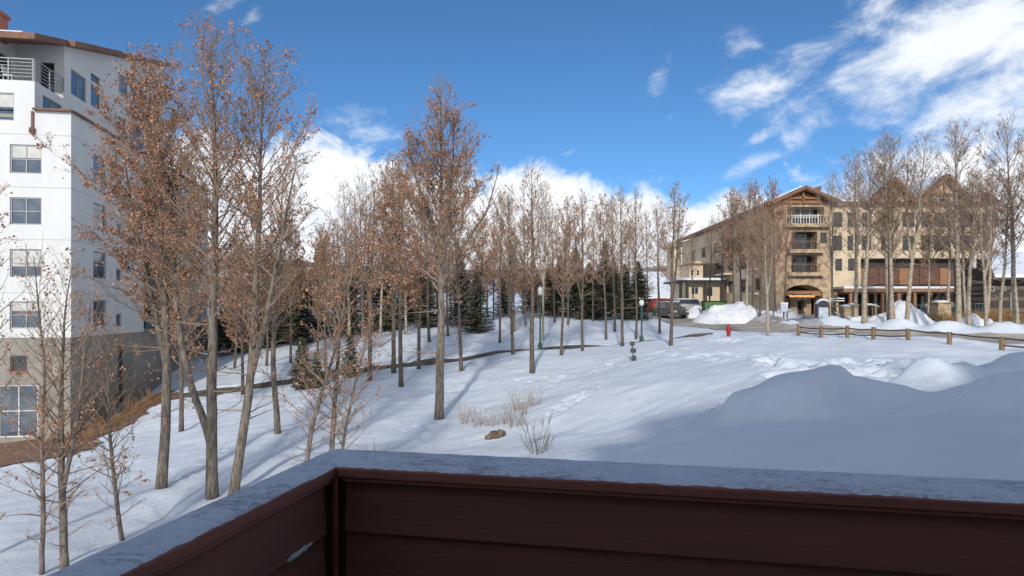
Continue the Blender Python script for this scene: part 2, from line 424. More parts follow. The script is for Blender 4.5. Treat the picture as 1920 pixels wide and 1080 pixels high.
def ground(x, y, dents=False):
    x = np.atleast_1d(np.asarray(x, float)); y = np.atleast_1d(np.asarray(y, float))
    R = np.hypot(x, y - 60); k = np.where(R > 210, 210 / np.maximum(R, 1), 1.0)
    qx, qy = x * k, 60 + (y - 60) * k
    z = np.full(x.shape, 0.0) + TW[-3] + TW[-2] * qx + TW[-1] * qy
    for (px, py), wt in zip(TP, TW[:-3]):
        d2 = (qx - px) ** 2 + (qy - py) ** 2
        z += wt * .5 * d2 * np.log(d2 + 1e-12)
    near = sst(120 - R, 0, 60)
    z += near * ((vnoise(x * .22, y * .22, 1) - .5) * .35 + (vnoise(x * .7, y * .7, 2) - .5) * .12 + (vnoise(x * 1.9, y * 1.9, 3) - .5) * .05 + (vnoise(x * .55 + y * .3, y * 2.4 - x * .8, 4) - .5) * .05)
    for mx, my, rx, ry, rot, h, sh in MOUNDS:
        c, s = math.cos(rot), math.sin(rot)
        u = ((x - mx) * c + (y - my) * s) / rx; v = ((y - my) * c - (x - mx) * s) / ry
        r = np.sqrt(u * u + v * v) + (vnoise(x * 1.1, y * 1.1, 7) - .5) * .22
        z += h * sst(1.25 - r, 0, .25 + sh)
    d, side = pdist(x, y, ROAD)
    rm = 1 - sst(d, ROAD_W - .1, ROAD_W + .45)
    berm = np.exp(-((d - ROAD_W - 1.2) / .8) ** 2) * (.18 + .55 * (side < 0)) * (.55 + .9 * vnoise(x * .8, y * .8, 9)) * (sst(x, 14, 24))
    z += berm - rm * .16
    d2, _ = pdist(x, y, PATH)
    z -= (1 - sst(d2, PATH_W - .1, PATH_W + .35)) * .14
    if dents:
        for dx, dy, r, dep in DENTS:
            m = (np.abs(x - dx) < 3 * r) & (np.abs(y - dy) < 3 * r)
            if m.any():
                q = ((x[m] - dx) ** 2 + (y[m] - dy) ** 2) / (r * r)
                z[m] += dep * (-np.exp(-q * 1.2) + .36 * np.exp(-((np.sqrt(q) - 1.35) / .45) ** 2))
    return z
def gz(x, y): return float(ground(x, y)[0])
def axis(lo, hi, step, far_lo, far_hi):
    a = list(np.arange(lo, hi + 1e-6, step)); s = step; q = hi
    while q < far_hi: s *= 1.14; q += s; a.append(q)
    s = step; q = lo
    while q > far_lo: s *= 1.14; q -= s; a.insert(0, q)
    return np.array(a)
XS = axis(-24, 30, .19, -3500, 3500); YS = axis(8, 52, .19, -600, 5000)
gx, gy = np.meshgrid(XS, YS)
gzv = ground(gx.ravel(), gy.ravel(), True)
nx, ny = len(XS), len(YS)
idx = np.arange(nx * ny).reshape(ny, nx)
q = np.stack([idx[:-1, :-1], idx[:-1, 1:], idx[1:, 1:], idx[1:, :-1]], -1).reshape(-1, 4)
g = link('ground', np_mesh('ground', np.stack([gx.ravel(), gy.ravel(), gzv], 1), q, smooth=True), 'snow')
tag(g, 'snow covered meadow sloping down from the street', kind='structure')
def ribbon(name, poly, half, material, lift, label, ext=.0):
    P = [np.array(p) for p in poly]; fine = []
    for a, b in zip(P[:-1], P[1:]):
        n = max(2, int(np.linalg.norm(b - a) / .6)); fine += [a + (b - a) * i / n for i in range(n)]
    fine.append(P[-1]); fine = np.array(fine)
    for _ in range(12): fine[1:-1] = (fine[:-2] + 2 * fine[1:-1] + fine[2:]) / 4
    t = np.gradient(fine, axis=0); t /= np.linalg.norm(t, axis=1)[:, None]; nr = np.stack([-t[:, 1], t[:, 0]], 1)
    K = 13; V = []
    for j in range(K):
        o = (j / (K - 1) * 2 - 1) * half
        wob = (vnoise(fine[:, 0] * .9 + j, fine[:, 1] * .9, 21) - .5) * .3 if j in (0, K - 1) else 0
        p = fine + nr * (o + wob if np.isscalar(wob) else (o + wob)[:, None])
        V.append(np.column_stack([p, ground(p[:, 0], p[:, 1]) + lift]))
    V = np.stack(V, 1); n = len(fine); ii = np.arange(n * K).reshape(n, K)
    qq = np.stack([ii[:-1, :-1], ii[1:, :-1], ii[1:, 1:], ii[:-1, 1:]], -1).reshape(-1, 4)
    return tag(link(name, np_mesh(name, V.reshape(-1, 3), qq, smooth=True), material), label, kind='structure')
ribbon('road', ROAD, ROAD_W + .25, 'road', .05, 'sanded winter road curving behind the post fence')
ribbon('path', PATH, PATH_W + .12, 'path', .045, 'cleared dark footpath crossing the snow among the trees')
def drape(name, poly, material, lift, label, step=.3):
    xs = [p[0] for p in poly]; ys = [p[1] for p in poly]
    ax, ay = np.arange(min(xs), max(xs) + step, step), np.arange(min(ys), max(ys) + step, step)
    X, Y = np.meshgrid(ax, ay); Z = ground(X.ravel(), Y.ravel()).reshape(X.shape) + lift
    jx = X + (vnoise(X * 1.3, Y * 1.3, 31) - .5) * 1.0; jy = Y + (vnoise(X * 1.3, Y * 1.3, 32) - .5) * 1.0
    ii = np.arange(X.size).reshape(X.shape)
    cx, cy = (jx[:-1, :-1] + jx[1:, 1:]) / 2, (jy[:-1, :-1] + jy[1:, 1:]) / 2
    ok = in_poly(cx, cy, poly)
    qq = np.stack([ii[:-1, :-1], ii[:-1, 1:], ii[1:, 1:], ii[1:, :-1]], -1)[ok]
    return tag(link(name, np_mesh(name, np.stack([X.ravel(), Y.ravel(), Z.ravel()], 1), qq), material), label, kind='structure')
drape('mulch_bed', [tuple(at(px, 600, Y)[:2]) for px, Y in ((-160, 37.5), (-160, 30.5), (60, 30.5), (150, 31.0), (185, 33), (175, 35), (260, 39.5), (345, 43.5), (300, 49), (210, 42.5), (133, 38.2), (0, 37.4))],
      'mulch', .05, 'bare brown earth bed along the foot of the white building')
drape('pavement', [tuple(at(px, 600, Y)[:2]) for px, Y in ((1405, 60), (1475, 56.5), (1548, 52.5), (1545, 60), (1552, 74), (1552, 86), (1466, 86), (1466, 72))],
      'pavement', .06, 'grey wet paving in front of the stone archway', .5)
# far snowy hillside
hx = np.linspace(-900, 900, 121); hy = np.linspace(260, 900, 41)
HX, HYY = np.meshgrid(hx, hy)
t = sst(HYY, 260, 620)
HZ = -1 + t * (40 + 22 * (vnoise(HX * .006 + 3, HYY * .004, 41) - .5) + 10 * (vnoise(HX * .02, HYY * .02, 42) - .5)) + (HYY > 620) * 0
ii = np.arange(HX.size).reshape(HX.shape)
qq = np.stack([ii[:-1, :-1], ii[:-1, 1:], ii[1:, 1:], ii[1:, :-1]], -1).reshape(-1, 4)
tag(link('hill', np_mesh('hill', np.stack([HX.ravel(), HYY.ravel(), HZ.ravel()], 1), qq, smooth=True), 'hill'), 'far snowy hillside with patches of bare brush', kind='structure')

# ------------------------------------------------------------------ building helpers
UP = Vector((0, 0, 1))
def facade(mb, O, u, n, u0, u1, z0, z1, holes=(), reveal=.15):
    O, u, n = Vector(O), Vector(u), Vector(n)
    P = lambda a, z, d=0.0: O + u * a + UP * z - n * d
    us = sorted({u0, u1, *[h[0] for h in holes], *[h[1] for h in holes]}); zs = sorted({z0, z1, *[h[2] for h in holes], *[h[3] for h in holes]})
    us = [a for a in us if u0 <= a <= u1]; zs = [z for z in zs if z0 <= z <= z1]
    for a, b in zip(us[:-1], us[1:]):
        for c, d in zip(zs[:-1], zs[1:]):
            mu, mz = (a + b) / 2, (c + d) / 2
            if any(h[0] < mu < h[1] and h[2] < mz < h[3] for h in holes): continue
            mb.add([P(a, c), P(b, c), P(b, d), P(a, d)], [(0, 1, 2, 3)])
    for a, b, c, d in [h[:4] for h in holes]:
        for q in ([P(a, c), P(b, c), P(b, c, reveal), P(a, c, reveal)], [P(a, d), P(b, d), P(b, d, reveal), P(a, d, reveal)],
                  [P(a, c), P(a, d), P(a, d, reveal), P(a, c, reveal)], [P(b, c), P(b, d), P(b, d, reveal), P(b, c, reveal)]):
            mb.add(q, [(0, 1, 2, 3)])
    return mb
WCACHE = {}
def window(bld, O, u, n, a, b, c, d, fm='frame_grey', gm='glass', cols=2, rows=1, reveal=.15, sill=None, fw=.07, blind=0.0, name='window'):
    W, Hh = b - a, d - c
    key = (round(W, 2), round(Hh, 2), fm, gm, cols, rows, sill, fw, round(blind, 2))
    if key not in WCACHE:
        f = MB(); w2 = W / 2
        f.box(-w2, -w2 + fw, -.05, .05, 0, Hh).box(w2 - fw, w2, -.05, .05, 0, Hh).box(-w2 + fw, w2 - fw, -.05, .05, 0, fw).box(-w2 + fw, w2 - fw, -.05, .05, Hh - fw, Hh)
        for i in range(1, cols): x = -w2 + W * i / cols; f.box(x - fw * .4, x + fw * .4, -.04, .045, fw, Hh - fw)
        for i in range(1, rows): z = Hh * i / rows; f.box(-w2 + fw, w2 - fw, -.038, .043, z - fw * .35, z + fw * .35)
        p = MB(); p.box(-w2 + .02, w2 - .02, -.02, .0, .02, Hh - .02)
        s = MB(); s.box(-w2 - .06, w2 + .06, -.12, .16, -.09, -.005)
        bl = MB(); bl.box(-w2 + fw, w2 - fw, .003, .012, Hh * (1 - blind), Hh - fw)
        WCACHE[key] = (f.mesh('window'), p.mesh('pane'), s.mesh('sill'), bl.mesh('blind'))
    fme, pme, sme, bme = WCACHE[key]
    o = link(name, fme, fm, bld)
    R = Matrix((Vector(u), Vector(n), UP)).transposed().to_4x4()
    pos = Vector(O) + Vector(u) * (a + b) / 2 + UP * c - Vector(n) * (reveal - .03)
    o.matrix_local = Matrix.Translation(pos - wloc(bld)) @ R
    link('pane', pme, gm, o)
    if sill: link('sill', sme, sill, o)
    if blind > 0: link('blind', bme, 'blind', o)
    return o

# ------------------------------------------------------------------ white apartment building on the left
C0 = Vector((-25.3, 37.7, 0)); S_ = Vector((-.156, .988, 0)).normalized(); L_ = Vector((-.988, -.156, 0)).normalized()
wb = thing('apartment_building', (C0.x, C0.y, gz(C0.x, C0.y)), 'tall white stucco apartment building with grey base at the left edge', 'building')
BZ = -1.62
fh = [(1.54, 3.18, 7.72, 9.36), (1.54, 3.18, 4.81, 6.36), (1.54, 3.18, 1.85, 3.42), (1.54, 3.18, -1.09, .45), (2.96, 4.6, 10.69, 12.26)]
fh += [(5.6, 7.2, z, z + 1.6) for z in (-1.09, 1.85, 4.81, 7.72)]
gh = [(2.25, 3.13, -3.54, -2.63), (1.7, 3.75, -7.27, -4.3), (6, 7.6, -4.2, -2.8)]
sh = [(2.7, 4.5, -1.07 + 3 * i, .6 + 3 * i) for i in range(4)] + [(5.9, 6.75, -1.14 + 3 * i, -.29 + 3 * i) for i in range(4)]
sh += [(18.4, 19.5, -1.1 + 3 * i, .4 + 3 * i) for i in range(4)] + [(22.6, 24.2, -1.1 + 3 * i, .5 + 3 * i) for i in range(4)]
bay = (10.5, 17.2, BZ, 11.0)
m = MB()
facade(m, C0, L_, -S_, 0, 1.9, BZ, 11.3, [h for h in fh if h[1] < 1.9])
facade(m, C0, L_, -S_, 1.9, 4.6, BZ, 13.0, [], .15) if False else None
# the front wall is one sheet up to the terrace, a higher one beside it
m = MB()
facade(m, C0, L_, -S_, 0, 12, BZ, 11.3, [(a, b, c, min(d, 11.3)) for a, b, c, d in fh if c < 11.3])
facade(m, C0, L_, -S_, 1.9, 12, 11.3, 13.0, [(2.96, 4.6, 11.3, 12.26)])
facade(m, C0, L_, -S_, 4.6, 12, 13.0, 15.3)
facade(m, C0, S_, -L_, 0, 26, BZ, 11.3, sh + [bay], .15)
C1 = C0 + L_ * 1.9
uh = [(.85, 3.0, 11.55, 12.5), (4.09, 6.1, 13.6, 15.2), (6.7, 8.1, 13.7, 15.2), (6.7, 8.1, 15.35, 16.4), (11, 12.3, 12.6, 14.2), (11, 12.3, 16.0, 17.4)]
facade(m, C1, S_, -L_, 0, 3.25, 11.3, 13.0, uh[:1])
facade(m, C1, S_, -L_, 3.25, 20, 11.3, 15.9, [(a, b, c, min(d, 15.9)) for a, b, c, d in uh[1:5]] )
# sloping top strip of the upper side wall
zr = lambda u: 15.35 + .29 * u
m.add([C1 + S_ * 3.25 + UP * 15.9, C1 + S_ * 20 + UP * 15.9, C1 + S_ * 20 + UP * zr(20), C1 + S_ * 3.25 + UP * zr(3.25)], [(0, 1, 2, 3)])
facade(m, C1 + S_ * 3.25, L_, -S_, 0, 2.7, 13.0, zr(3.25), [(.55, 1.35, 13.05, 15.2)])
facade(m, C0 + L_ * 4.6, S_, -L_, 0, 3.25, 13.0, 15.35)
m.add([C0 + L_ * 4.6 + UP * 15.35, C0 + L_ * 4.6 + S_ * 3.25 + UP * 15.35, C0 + L_ * 4.6 + S_ * 3.25 + UP * zr(3.25)], [(0, 1, 2)])
facade(m, C0 + S_ * 26, L_, S_, 0, 12, -9, 11.3)
facade(m, C1 + S_ * 20, L_, S_, 0, 10.1, 11.3, zr(20))
facade(m, C0 + L_ * 12, S_, L_, 0, 26, -9, 11.3); facade(m, C0 + L_ * 12, S_, L_, 0, 20, 11.3, 15.3)
m.build('wall', 'stucco_white', wb)
m = MB(); g_ = .06
facade(m, C0 + S_ * g_ + L_ * g_, L_, -S_, 0, 12, -9.5, BZ, gh); facade(m, C0 + S_ * g_ + L_ * g_, S_, -L_, 0, 26, -9.5, BZ, [(6.2, 7.1, -6.3, -2.4), (14, 15.5, -5.5, -3.5)])
m.add([C0 + UP * BZ, C0 + L_ * 12 + UP * BZ, C0 + L_ * 12 + S_ * .3 + UP * BZ, C0 + L_ * .3 + S_ * .3 + UP * BZ, C0 + L_ * .3 + S_ * 26 + UP * BZ, C0 + S_ * 26 + UP * BZ], [(0, 1, 2, 3), (0, 3, 4, 5)])
m.build('base_wall', 'stucco_grey', wb)['label'] = 'grey stucco lower storeys'
m = MB().obox(C0 + S_ * 13 + L_ * 6 + UP * 11.0, S_ * 12.9, L_ * 5.9, UP * .1); m.build('terrace_floor', 'stucco_grey', wb)
m = MB().obox(C0 + S_ * 1.62 + L_ * 3.25 + UP * 12.92, S_ * 1.6, L_ * 1.33, UP * .08); m.build('balcony_floor', 'stucco_grey', wb)
# copings and joints
m = MB().beam(C0 - S_ * .12 + L_ * 1.9 + UP * 11.36, C0 - S_ * .12 - L_ * .12 + UP * 11.36, .3, .12).beam(C0 - L_ * .03 + UP * 11.362, C0 + S_ * 26 - L_ * .03 + UP * 11.362, .3, .12)
m.build('parapet_coping', 'trim_brown', wb)
m = MB()
for z in (.95, 3.98, 6.95, 9.95):
    m.beam(C0 - S_ * .004 + UP * z, C0 - S_ * .004 + L_ * 12 + UP * z, .02, .035).beam(C0 - L_ * .004 + UP * z, C0 - L_ * .004 + S_ * 10.4 + UP * z, .02, .035)
m.build('wall_joint', 'joint', wb)
m = MB().beam(C0 - S_ * .08 + L_ * 1.98 + UP * 10.2, C0 - S_ * .08 + L_ * 1.98 + UP * 11.25, .1, .1, up=S_).obox(C0 - S_ * .1 + L_ * 1.98 + UP * 10.15, S_ * .1, L_ * .12, UP * .16)
m.build('downspout', 'trim_brown', wb)
for i, h in enumerate(fh):
    window(wb, C0, L_, -S_, *h, cols=2, rows=2, blind=(.45, .0, .62, .35, .5, .3, 0, .4, 0)[i])
for i, h in enumerate(gh):
    window(wb, C0 + S_ * g_ + L_ * g_, L_, -S_, *h, fm=('frame_brown', 'frame_white', 'frame_brown')[i], cols=(1, 2, 2)[i], rows=(1, 2, 1)[i], sill=('terracotta', None, None)[i], gm='glass_dark' if i == 0 else 'glass')
for h in sh: window(wb, C0, S_, -L_, *h, fm='frame_grey', cols=1, rows=2 if h[1] - h[0] > 1 else 1)
for h in uh[:5]: window(wb, C1, S_, -L_, h[0], h[1], h[2], h[3], cols=2 if h[1] - h[0] > 1.5 else 1, rows=1)
window(wb, C1 + L_ * -.0, S_, -L_, 11, 12.3, 16.0, 17.4, cols=1, rows=1, reveal=.0)
window(wb, C1 + S_ * 3.25, L_, -S_, .55, 1.35, 13.05, 15.2, fm='frame_brown', gm='glass_dark', cols=1, rows=1, name='balcony_door')
window(wb, C0 + S_ * g_ + L_ * g_, S_, -L_, 6.2, 7.1, -6.3, -2.4, fm='frame_brown', gm='glass_dark', cols=1, rows=3)
window(wb, C0 + S_ * g_ + L_ * g_, S_, -L_, 14, 15.5, -5.5, -3.5, fm='frame_brown', gm='glass_dark', cols=2, rows=1)
window(wb, C0 + L_ * 4.6, S_, -L_, 1.0, 2.6, 13.3, 15.1, gm='glass_dark', cols=1, rows=1, reveal=0)
# recessed glazed bay on the side
m = MB(); facade(m, C0 + S_ * 10.5 + L_ * 1.4, S_, -L_, 0, 6.7, BZ, 11.0)
m.add([C0 + S_ * 10.5 + UP * BZ, C0 + S_ * 10.5 + L_ * 1.4 + UP * BZ, C0 + S_ * 10.5 + L_ * 1.4 + UP * 11, C0 + S_ * 10.5 + UP * 11], [(0, 1, 2, 3)])
m.add([C0 + S_ * 17.2 + UP * BZ, C0 + S_ * 17.2 + L_ * 1.4 + UP * BZ, C0 + S_ * 17.2 + L_ * 1.4 + UP * 11, C0 + S_ * 17.2 + UP * 11], [(0, 1, 2, 3)])
m.build('bay_wall', 'wood_dark', wb)
for k in range(5):
    z = BZ + .02 + 3.0 * k
    if k < 4:
        for a in (11.0, 14.2): window(wb, C0 + L_ * 1.4, S_, -L_, a, a + 2.7, z + .25, z + 2.5, fm='frame_brown', gm='glass_dark', cols=2, rows=1, reveal=0)
        m = MB().obox(C0 + S_ * 13.85 + L_ * .55 + UP * (z + .08), S_ * 3.33, L_ * .75, UP * .1); b_ = m.build('balcony_slab', 'stucco_grey', wb)
        r = MB().obox(C0 + S_ * 13.85 - L_ * .12 + UP * (z + .65), S_ * 3.33, L_ * .02, UP * .42); r.build('glass_rail', 'railing_teal', b_)
# corner balcony railing: posts and bars
rl = MB(); rps = []
A, B, Cc = C0 + L_ * 4.55 - S_ * .02 + UP * 13.0, C0 + L_ * 1.92 - S_ * .02 + UP * 13.0, C1 + S_ * 3.2 - L_ * .02 + UP * 13.0
for P0, P1 in ((A, B), (B, Cc)):
    for z in (.22, .42, .62, .82, 1.02): rl.beam(P0 + UP * z, P1 + UP * z, .035, .035)
    rl.beam(P0 + UP * 1.22, P1 + UP * 1.22, .06, .06)
    for t in (0.02, .5, .98): rps.append(MB().beam(P0.lerp(P1, t), P0.lerp(P1, t) + UP * 1.2, .06, .05, up=S_))
rr = rl.build('balcony_railing', 'metal_grey', wb)
for q_ in rps: q_.build('railing_post', 'metal_grey', rr)
for (a, z) in ((14.2, 15.2), (14.2, 12.1)):
    b_ = MB().obox(C1 + S_ * a - L_ * .5 + UP * z, S_ * 1.6, L_ * .55, UP * .1).build('balcony_slab', 'stucco_white', wb)
    r = MB()
    for zz in (.35, .6, .85, 1.1): r.beam(C1 + S_ * (a - 1.55) - L_ * 1.0 + UP * (z + zz), C1 + S_ * (a + 1.55) - L_ * 1.0 + UP * (z + zz), .04, .04)
    for uu in (-1.55, 0, 1.55): r.beam(C1 + S_ * (a + uu) - L_ * 1.0 + UP * z, C1 + S_ * (a + uu) - L_ * 1.0 + UP * (z + 1.1), .05, .05, up=S_)
    r.build('railing', 'metal_grey', b_)
    window(wb, C1, S_, -L_, a - 1.2, a + 1.2, z + .15, z + 2.2, gm='glass_dark', cols=2, rows=1, reveal=0)
# roof: three stepped brown-edged slopes, snow on top, terracotta chimney
m = MB()
for (u0, u1, ov) in ((-.7, 3.0, .35), (3.0, 9.7, .75), (9.7, 20.4, .45)):
    p = [C1 - L_ * ov + S_ * u0 + UP * (zr(u0) - .02), C1 - L_ * ov + S_ * u1 + UP * (zr(u1) - .02), C1 - L_ * ov + S_ * u1 + UP * (zr(u1) + .33), C1 - L_ * ov + S_ * u0 + UP * (zr(u0) + .33)]
    m.prism(p, L_ * 12)
rf = m.build('roof', 'roof_brown', wb)
p = [C1 + L_ * .5 + S_ * -.4 + UP * (zr(-.4) + .34), C1 + L_ * .5 + S_ * 20 + UP * (zr(20) + .34), C1 + L_ * .5 + S_ * 20 + UP * (zr(20) + .5), C1 + L_ * .5 + S_ * -.2 + UP * (zr(-.4) + .5)]
MB().prism(p, L_ * 10).build('roof_snow', 'snow', rf)
ch = C0 + L_ * 5.2 + S_ * 1.6
m = MB().obox(ch + UP * 16.5, S_ * .5, L_ * .8, UP * .75).obox(ch + UP * 17.3, S_ * .6, L_ * .9, UP * .1)
m.obox(ch + L_ * .3 + UP * 17.55, S_ * .2, L_ * .2, UP * .2).obox(ch - L_ * .95 + S_ * .7 + UP * 16.3, S_ * .25, L_ * .3, UP * .3)
m.build('chimney', 'terracotta', rf)
# garden chair on the corner balcony
ch0 = C0 + L_ * 3.6 + S_ * .8 + UP * 13.0
bc = thing('balcony_chair', ch0, 'white chair on the corner balcony of the white building', 'chair')
MB().obox(ch0 + UP * .45, S_ * .25, L_ * .25, UP * .025).build('seat', 'frame_white', bc)
MB().obox(ch0 + UP * .75 + L_ * .27, S_ * .25, L_ * .02 + UP * -.0, UP * .28 + L_ * .06).build('backrest', 'frame_white', bc)
for i in (-1, 1):
    for j in (-1, 1): MB().beam(ch0 + S_ * .22 * i + L_ * .22 * j, ch0 + S_ * .22 * i + L_ * .22 * j + UP * .43, .035, .035, up=S_).build('leg', 'frame_white', bc)

# ------------------------------------------------------------------ hotel across the street
X_, Yv, Ng = Vector((1, 0, 0)), Vector((0, 1, 0)), Vector((0, -1, 0))
YH = 85.0
hx_ = lambda px, Y=YH: (px - 960) / F * Y
hz_ = lambda py, Y=YH: (HY - py) / F * Y
ht = thing('hotel_building', (hx_(1600), YH, -1.0), 'tan stucco and stone mountain hotel with wooden gables across the street', 'building')
O0 = Vector((0, YH, 0))
rows3 = [(398, 426), (442, 470)]
cols_ = [(1562, 1579, 2), (1589, 1600, 1), (1616, 1634, 2), (1652, 1676, 2), (1692, 1715, 2), (1727, 1744, 1), (1752, 1780, 2), (1800, 1822, 2)]
hh = []
for (a, b, c) in cols_:
    for (t_, b_) in rows3: hh.append((hx_(a), hx_(b), hz_(b_), hz_(t_), c))
hh += [(hx_(1566), hx_(1579), hz_(508), hz_(485), 1), (hx_(1590), hx_(1602), hz_(508), hz_(485), 1)]
m = MB()
facade(m, O0, X_, Ng, hx_(1556), hx_(1835), hz_(484), hz_(384), [h[:4] for h in hh if h[2] > hz_(484)], .2)
facade(m, O0, X_, Ng, hx_(1556), hx_(1614), hz_(600), hz_(484), [h[:4] for h in hh if h[3] <= hz_(484)], .2)
facade(m, O0, X_, Ng, hx_(1614), hx_(1835), hz_(600), hz_(546))
facade(m, O0 + Yv * 2.5, X_, Ng, hx_(1835), hx_(1880), hz_(600), hz_(378), [(hx_(a, 87.5), hx_(b, 87.5), hz_(d, 87.5), hz_(c, 87.5)) for a, b, c, d in ((1842, 1852, 400, 425), (1842, 1852, 445, 470), (1862, 1872, 400, 425))])
facade(m, O0 + X_ * hx_(1835), Yv, X_, 0, 2.5, hz_(600), hz_(384)); facade(m, O0 + X_ * hx_(1880) + Yv * 2.5, Yv, X_, 0, 20, hz_(600), hz_(378))
m.build('wall', 'stucco_cream', ht)
for h in hh: window(ht, O0, X_, Ng, *h[:4], fm='frame_brown', gm='glass_dark', cols=h[4], rows=2 if h[4] == 1 else 1, reveal=.2, sill='frame_white' if random.Random(int(h[0] * 9)).random() < .5 else None, fw=.1)
for a, b, c, d in ((1842, 1852, 400, 425), (1842, 1852, 445, 470), (1862, 1872, 400, 425)):
    window(ht, O0 + Yv * 2.5, X_, Ng, hx_(a, 87.5), hx_(b, 87.5), hz_(d, 87.5), hz_(c, 87.5), fm='frame_brown', gm='glass_dark', cols=1, rows=2)
# recessed timber storey over the arcade: separate boards
MB().box(hx_(1614), hx_(1835), YH + .9, YH + 1.0, hz_(548), hz_(484)).build('timber_storey', 'wood_dark', ht)
x = hx_(1616); k = 0
while x < hx_(1830):
    MB().box(x, x + 1.25, YH + .8, YH + .88, hz_(533), hz_(503) + (k % 3) * .04).build('timber_panel', 'wood_red' if k % 4 else 'wood_brown', ht); x += 1.33; k += 1
MB().box(hx_(1614), hx_(1835), YH - .05, YH + .95, hz_(486), hz_(484) - .01).build('soffit', 'wood_dark', ht)
# arcade canopy, posts, dark openings
cn = MB().box(hx_(1558), hx_(1835), YH - 3.2, YH - .02, hz_(546, 82) - .1, hz_(541, 82)).build('canopy', 'wood_brown', ht)
MB().box(hx_(1560), hx_(1833), YH - 3.1, YH - .1, hz_(541, 82) + .01, hz_(537, 82)).build('canopy_snow', 'snow', cn)
for px in range(1566, 1836, 30): MB().box(hx_(px, 82) - .16, hx_(px, 82) + .16, YH - 3.0, YH - 2.68, -1.3, hz_(546, 82) - .11).build('canopy_post', 'wood_brown', ht)
for px in range(1572, 1830, 24):
    window(ht, O0, X_, Ng, hx_(px), hx_(px + 18), -1.0, hz_(551), fm='wood_red' if px % 48 else 'frame_brown', gm='glass_dark', cols=2, rows=1, reveal=-.05, name='shop_window')
# main roof with snow, gables
m = MB(); e0, e1, zt = hx_(1545), hx_(1838), hz_(384)
m.prism([(e0, YH - .7, zt - .05), (e0, YH - .7, zt + .3), (e0, YH + 8, zt + 2.6), (e0, YH + 8, zt + 1.9)], (e1 - e0, 0, 0))
m.prism([(hx_(1832), YH + 1.9, hz_(378)), (hx_(1832), YH + 1.9, hz_(378) + .35), (hx_(1832), YH + 10, hz_(378) + 3), (hx_(1832), YH + 10, hz_(378) + 2.2)], (hx_(1886) - hx_(1832), 0, 0))
hr = m.build('roof', 'roof_brown', ht)
MB().prism([(e0 + .3, YH - .4, zt + .40), (e0 + .3, YH - .4, zt + .58), (e0 + .3, YH + 7.8, zt + 2.75), (e0 + .3, YH + 7.8, zt + 2.57)], (e1 - e0 - .6, 0, 0)).build('roof_snow', 'snow', hr)
def gable(x0, x1, xp, ze, zp, yf, depth, mat_, name='gable', wm='wood_brown'):
    g0 = MB().prism([(x0 + .5, yf, ze), (x1 - .5, yf, ze), (xp, yf, zp - .25)], (0, depth, 0)).build(name, mat_, ht)
    m = MB()
    for xa in (x0 - .2, x1 + .2):
        m.beam((xa, yf + depth / 2 - .6, ze - .02), (xp, yf + depth / 2 - .6, zp + .12), depth + 1.2, .35, up=(0, 0, 1))
    m.build('roof_slope', 'roof_brown', g0)
    m = MB()
    for xa in (x0 + .1, x1 - .1):
        m.beam((xa, yf - .9, ze + .05), (xp, yf - .9, zp - .02), .25, .32)
    m.beam((x0 + (xp - x0) * .35, yf - .25, ze + (zp - ze) * .35), (x1 - (x1 - xp) * .35, yf - .25, ze + (zp - ze) * .35), .2, .22).beam((xp, yf - .25, ze + .3), (xp, yf - .25, zp - .2), .2, .2, up=(0, 1, 0))
    m.build('truss', wm, g0)
    m = MB().beam((x0 - .1, yf + depth / 2, ze + .33), (xp, yf + depth / 2, zp + .45), depth, .12); m.build('roof_snow', 'snow', g0)
gable(hx_(1622), hx_(1705), hx_(1665), hz_(383), hz_(340), YH - .5, 6, 'stucco_cream')
gable(hx_(1712), hx_(1806), hx_(1764), hz_(383), hz_(334), YH - .5, 6, 'stucco_cream')
gable(hx_(1836), hx_(1878), hx_(1857), hz_(378), hz_(362), YH + 1.8, 6, 'stucco_cream')
for px in (1665, 1764): window(ht, O0 + Ng * .5, X_, Ng, hx_(px) - .8, hx_(px) + .8, hz_(382), hz_(364), fm='frame_white', gm='glass_dark', cols=2, rows=2, reveal=-.05)
# stone entrance block with an arch
YB = 82.0
bx0, bx1, ax0, ax1 = hx_(1452, YB), hx_(1558, YB), hx_(1470, YB), hx_(1543, YB)
spring, crown = hz_(549, YB), hz_(534, YB)
m = MB(); arc = []
for i in range(13):
    t = i / 12; arc.append((ax0 + (ax1 - ax0) * t, spring + (crown - spring) * (1 - (2 * t - 1) ** 2) ** .7))
zb = -1.6; ztop = hz_(382, YB)
m.add([(bx0, YB, zb), (ax0, YB, zb), (ax0, YB, spring), (bx0, YB, spring)], [(0, 1, 2, 3)]); m.add([(ax1, YB, zb), (bx1, YB, zb), (bx1, YB, spring), (ax1, YB, spring)], [(0, 1, 2, 3)])
zm = hz_(520, YB)
for (xa, za), (xb, zb2) in zip(arc[:-1], arc[1:]):
    m.add([(xa, YB, za), (xb, YB, zb2), (xb, YB, zm), (xa, YB, zm)], [(0, 1, 2, 3)]); m.add([(xa, YB, za), (xb, YB, zb2), (xb, YB + 3.5, zb2), (xa, YB + 3.5, za)], [(3, 2, 1, 0)])
m.add([(bx0, YB, spring), (ax0, YB, spring), (ax0, YB, zm), (bx0, YB, zm)], [(0, 1, 2, 3)]); m.add([(ax1, YB, spring), (bx1, YB, spring), (bx1, YB, zm), (ax1, YB, zm)], [(0, 1, 2, 3)])
for xx in (ax0, ax1): m.add([(xx, YB, zb), (xx, YB + 3.5, zb), (xx, YB + 3.5, spring), (xx, YB, spring)], [(0, 1, 2, 3)])
Ob = Vector((0, YB, 0))
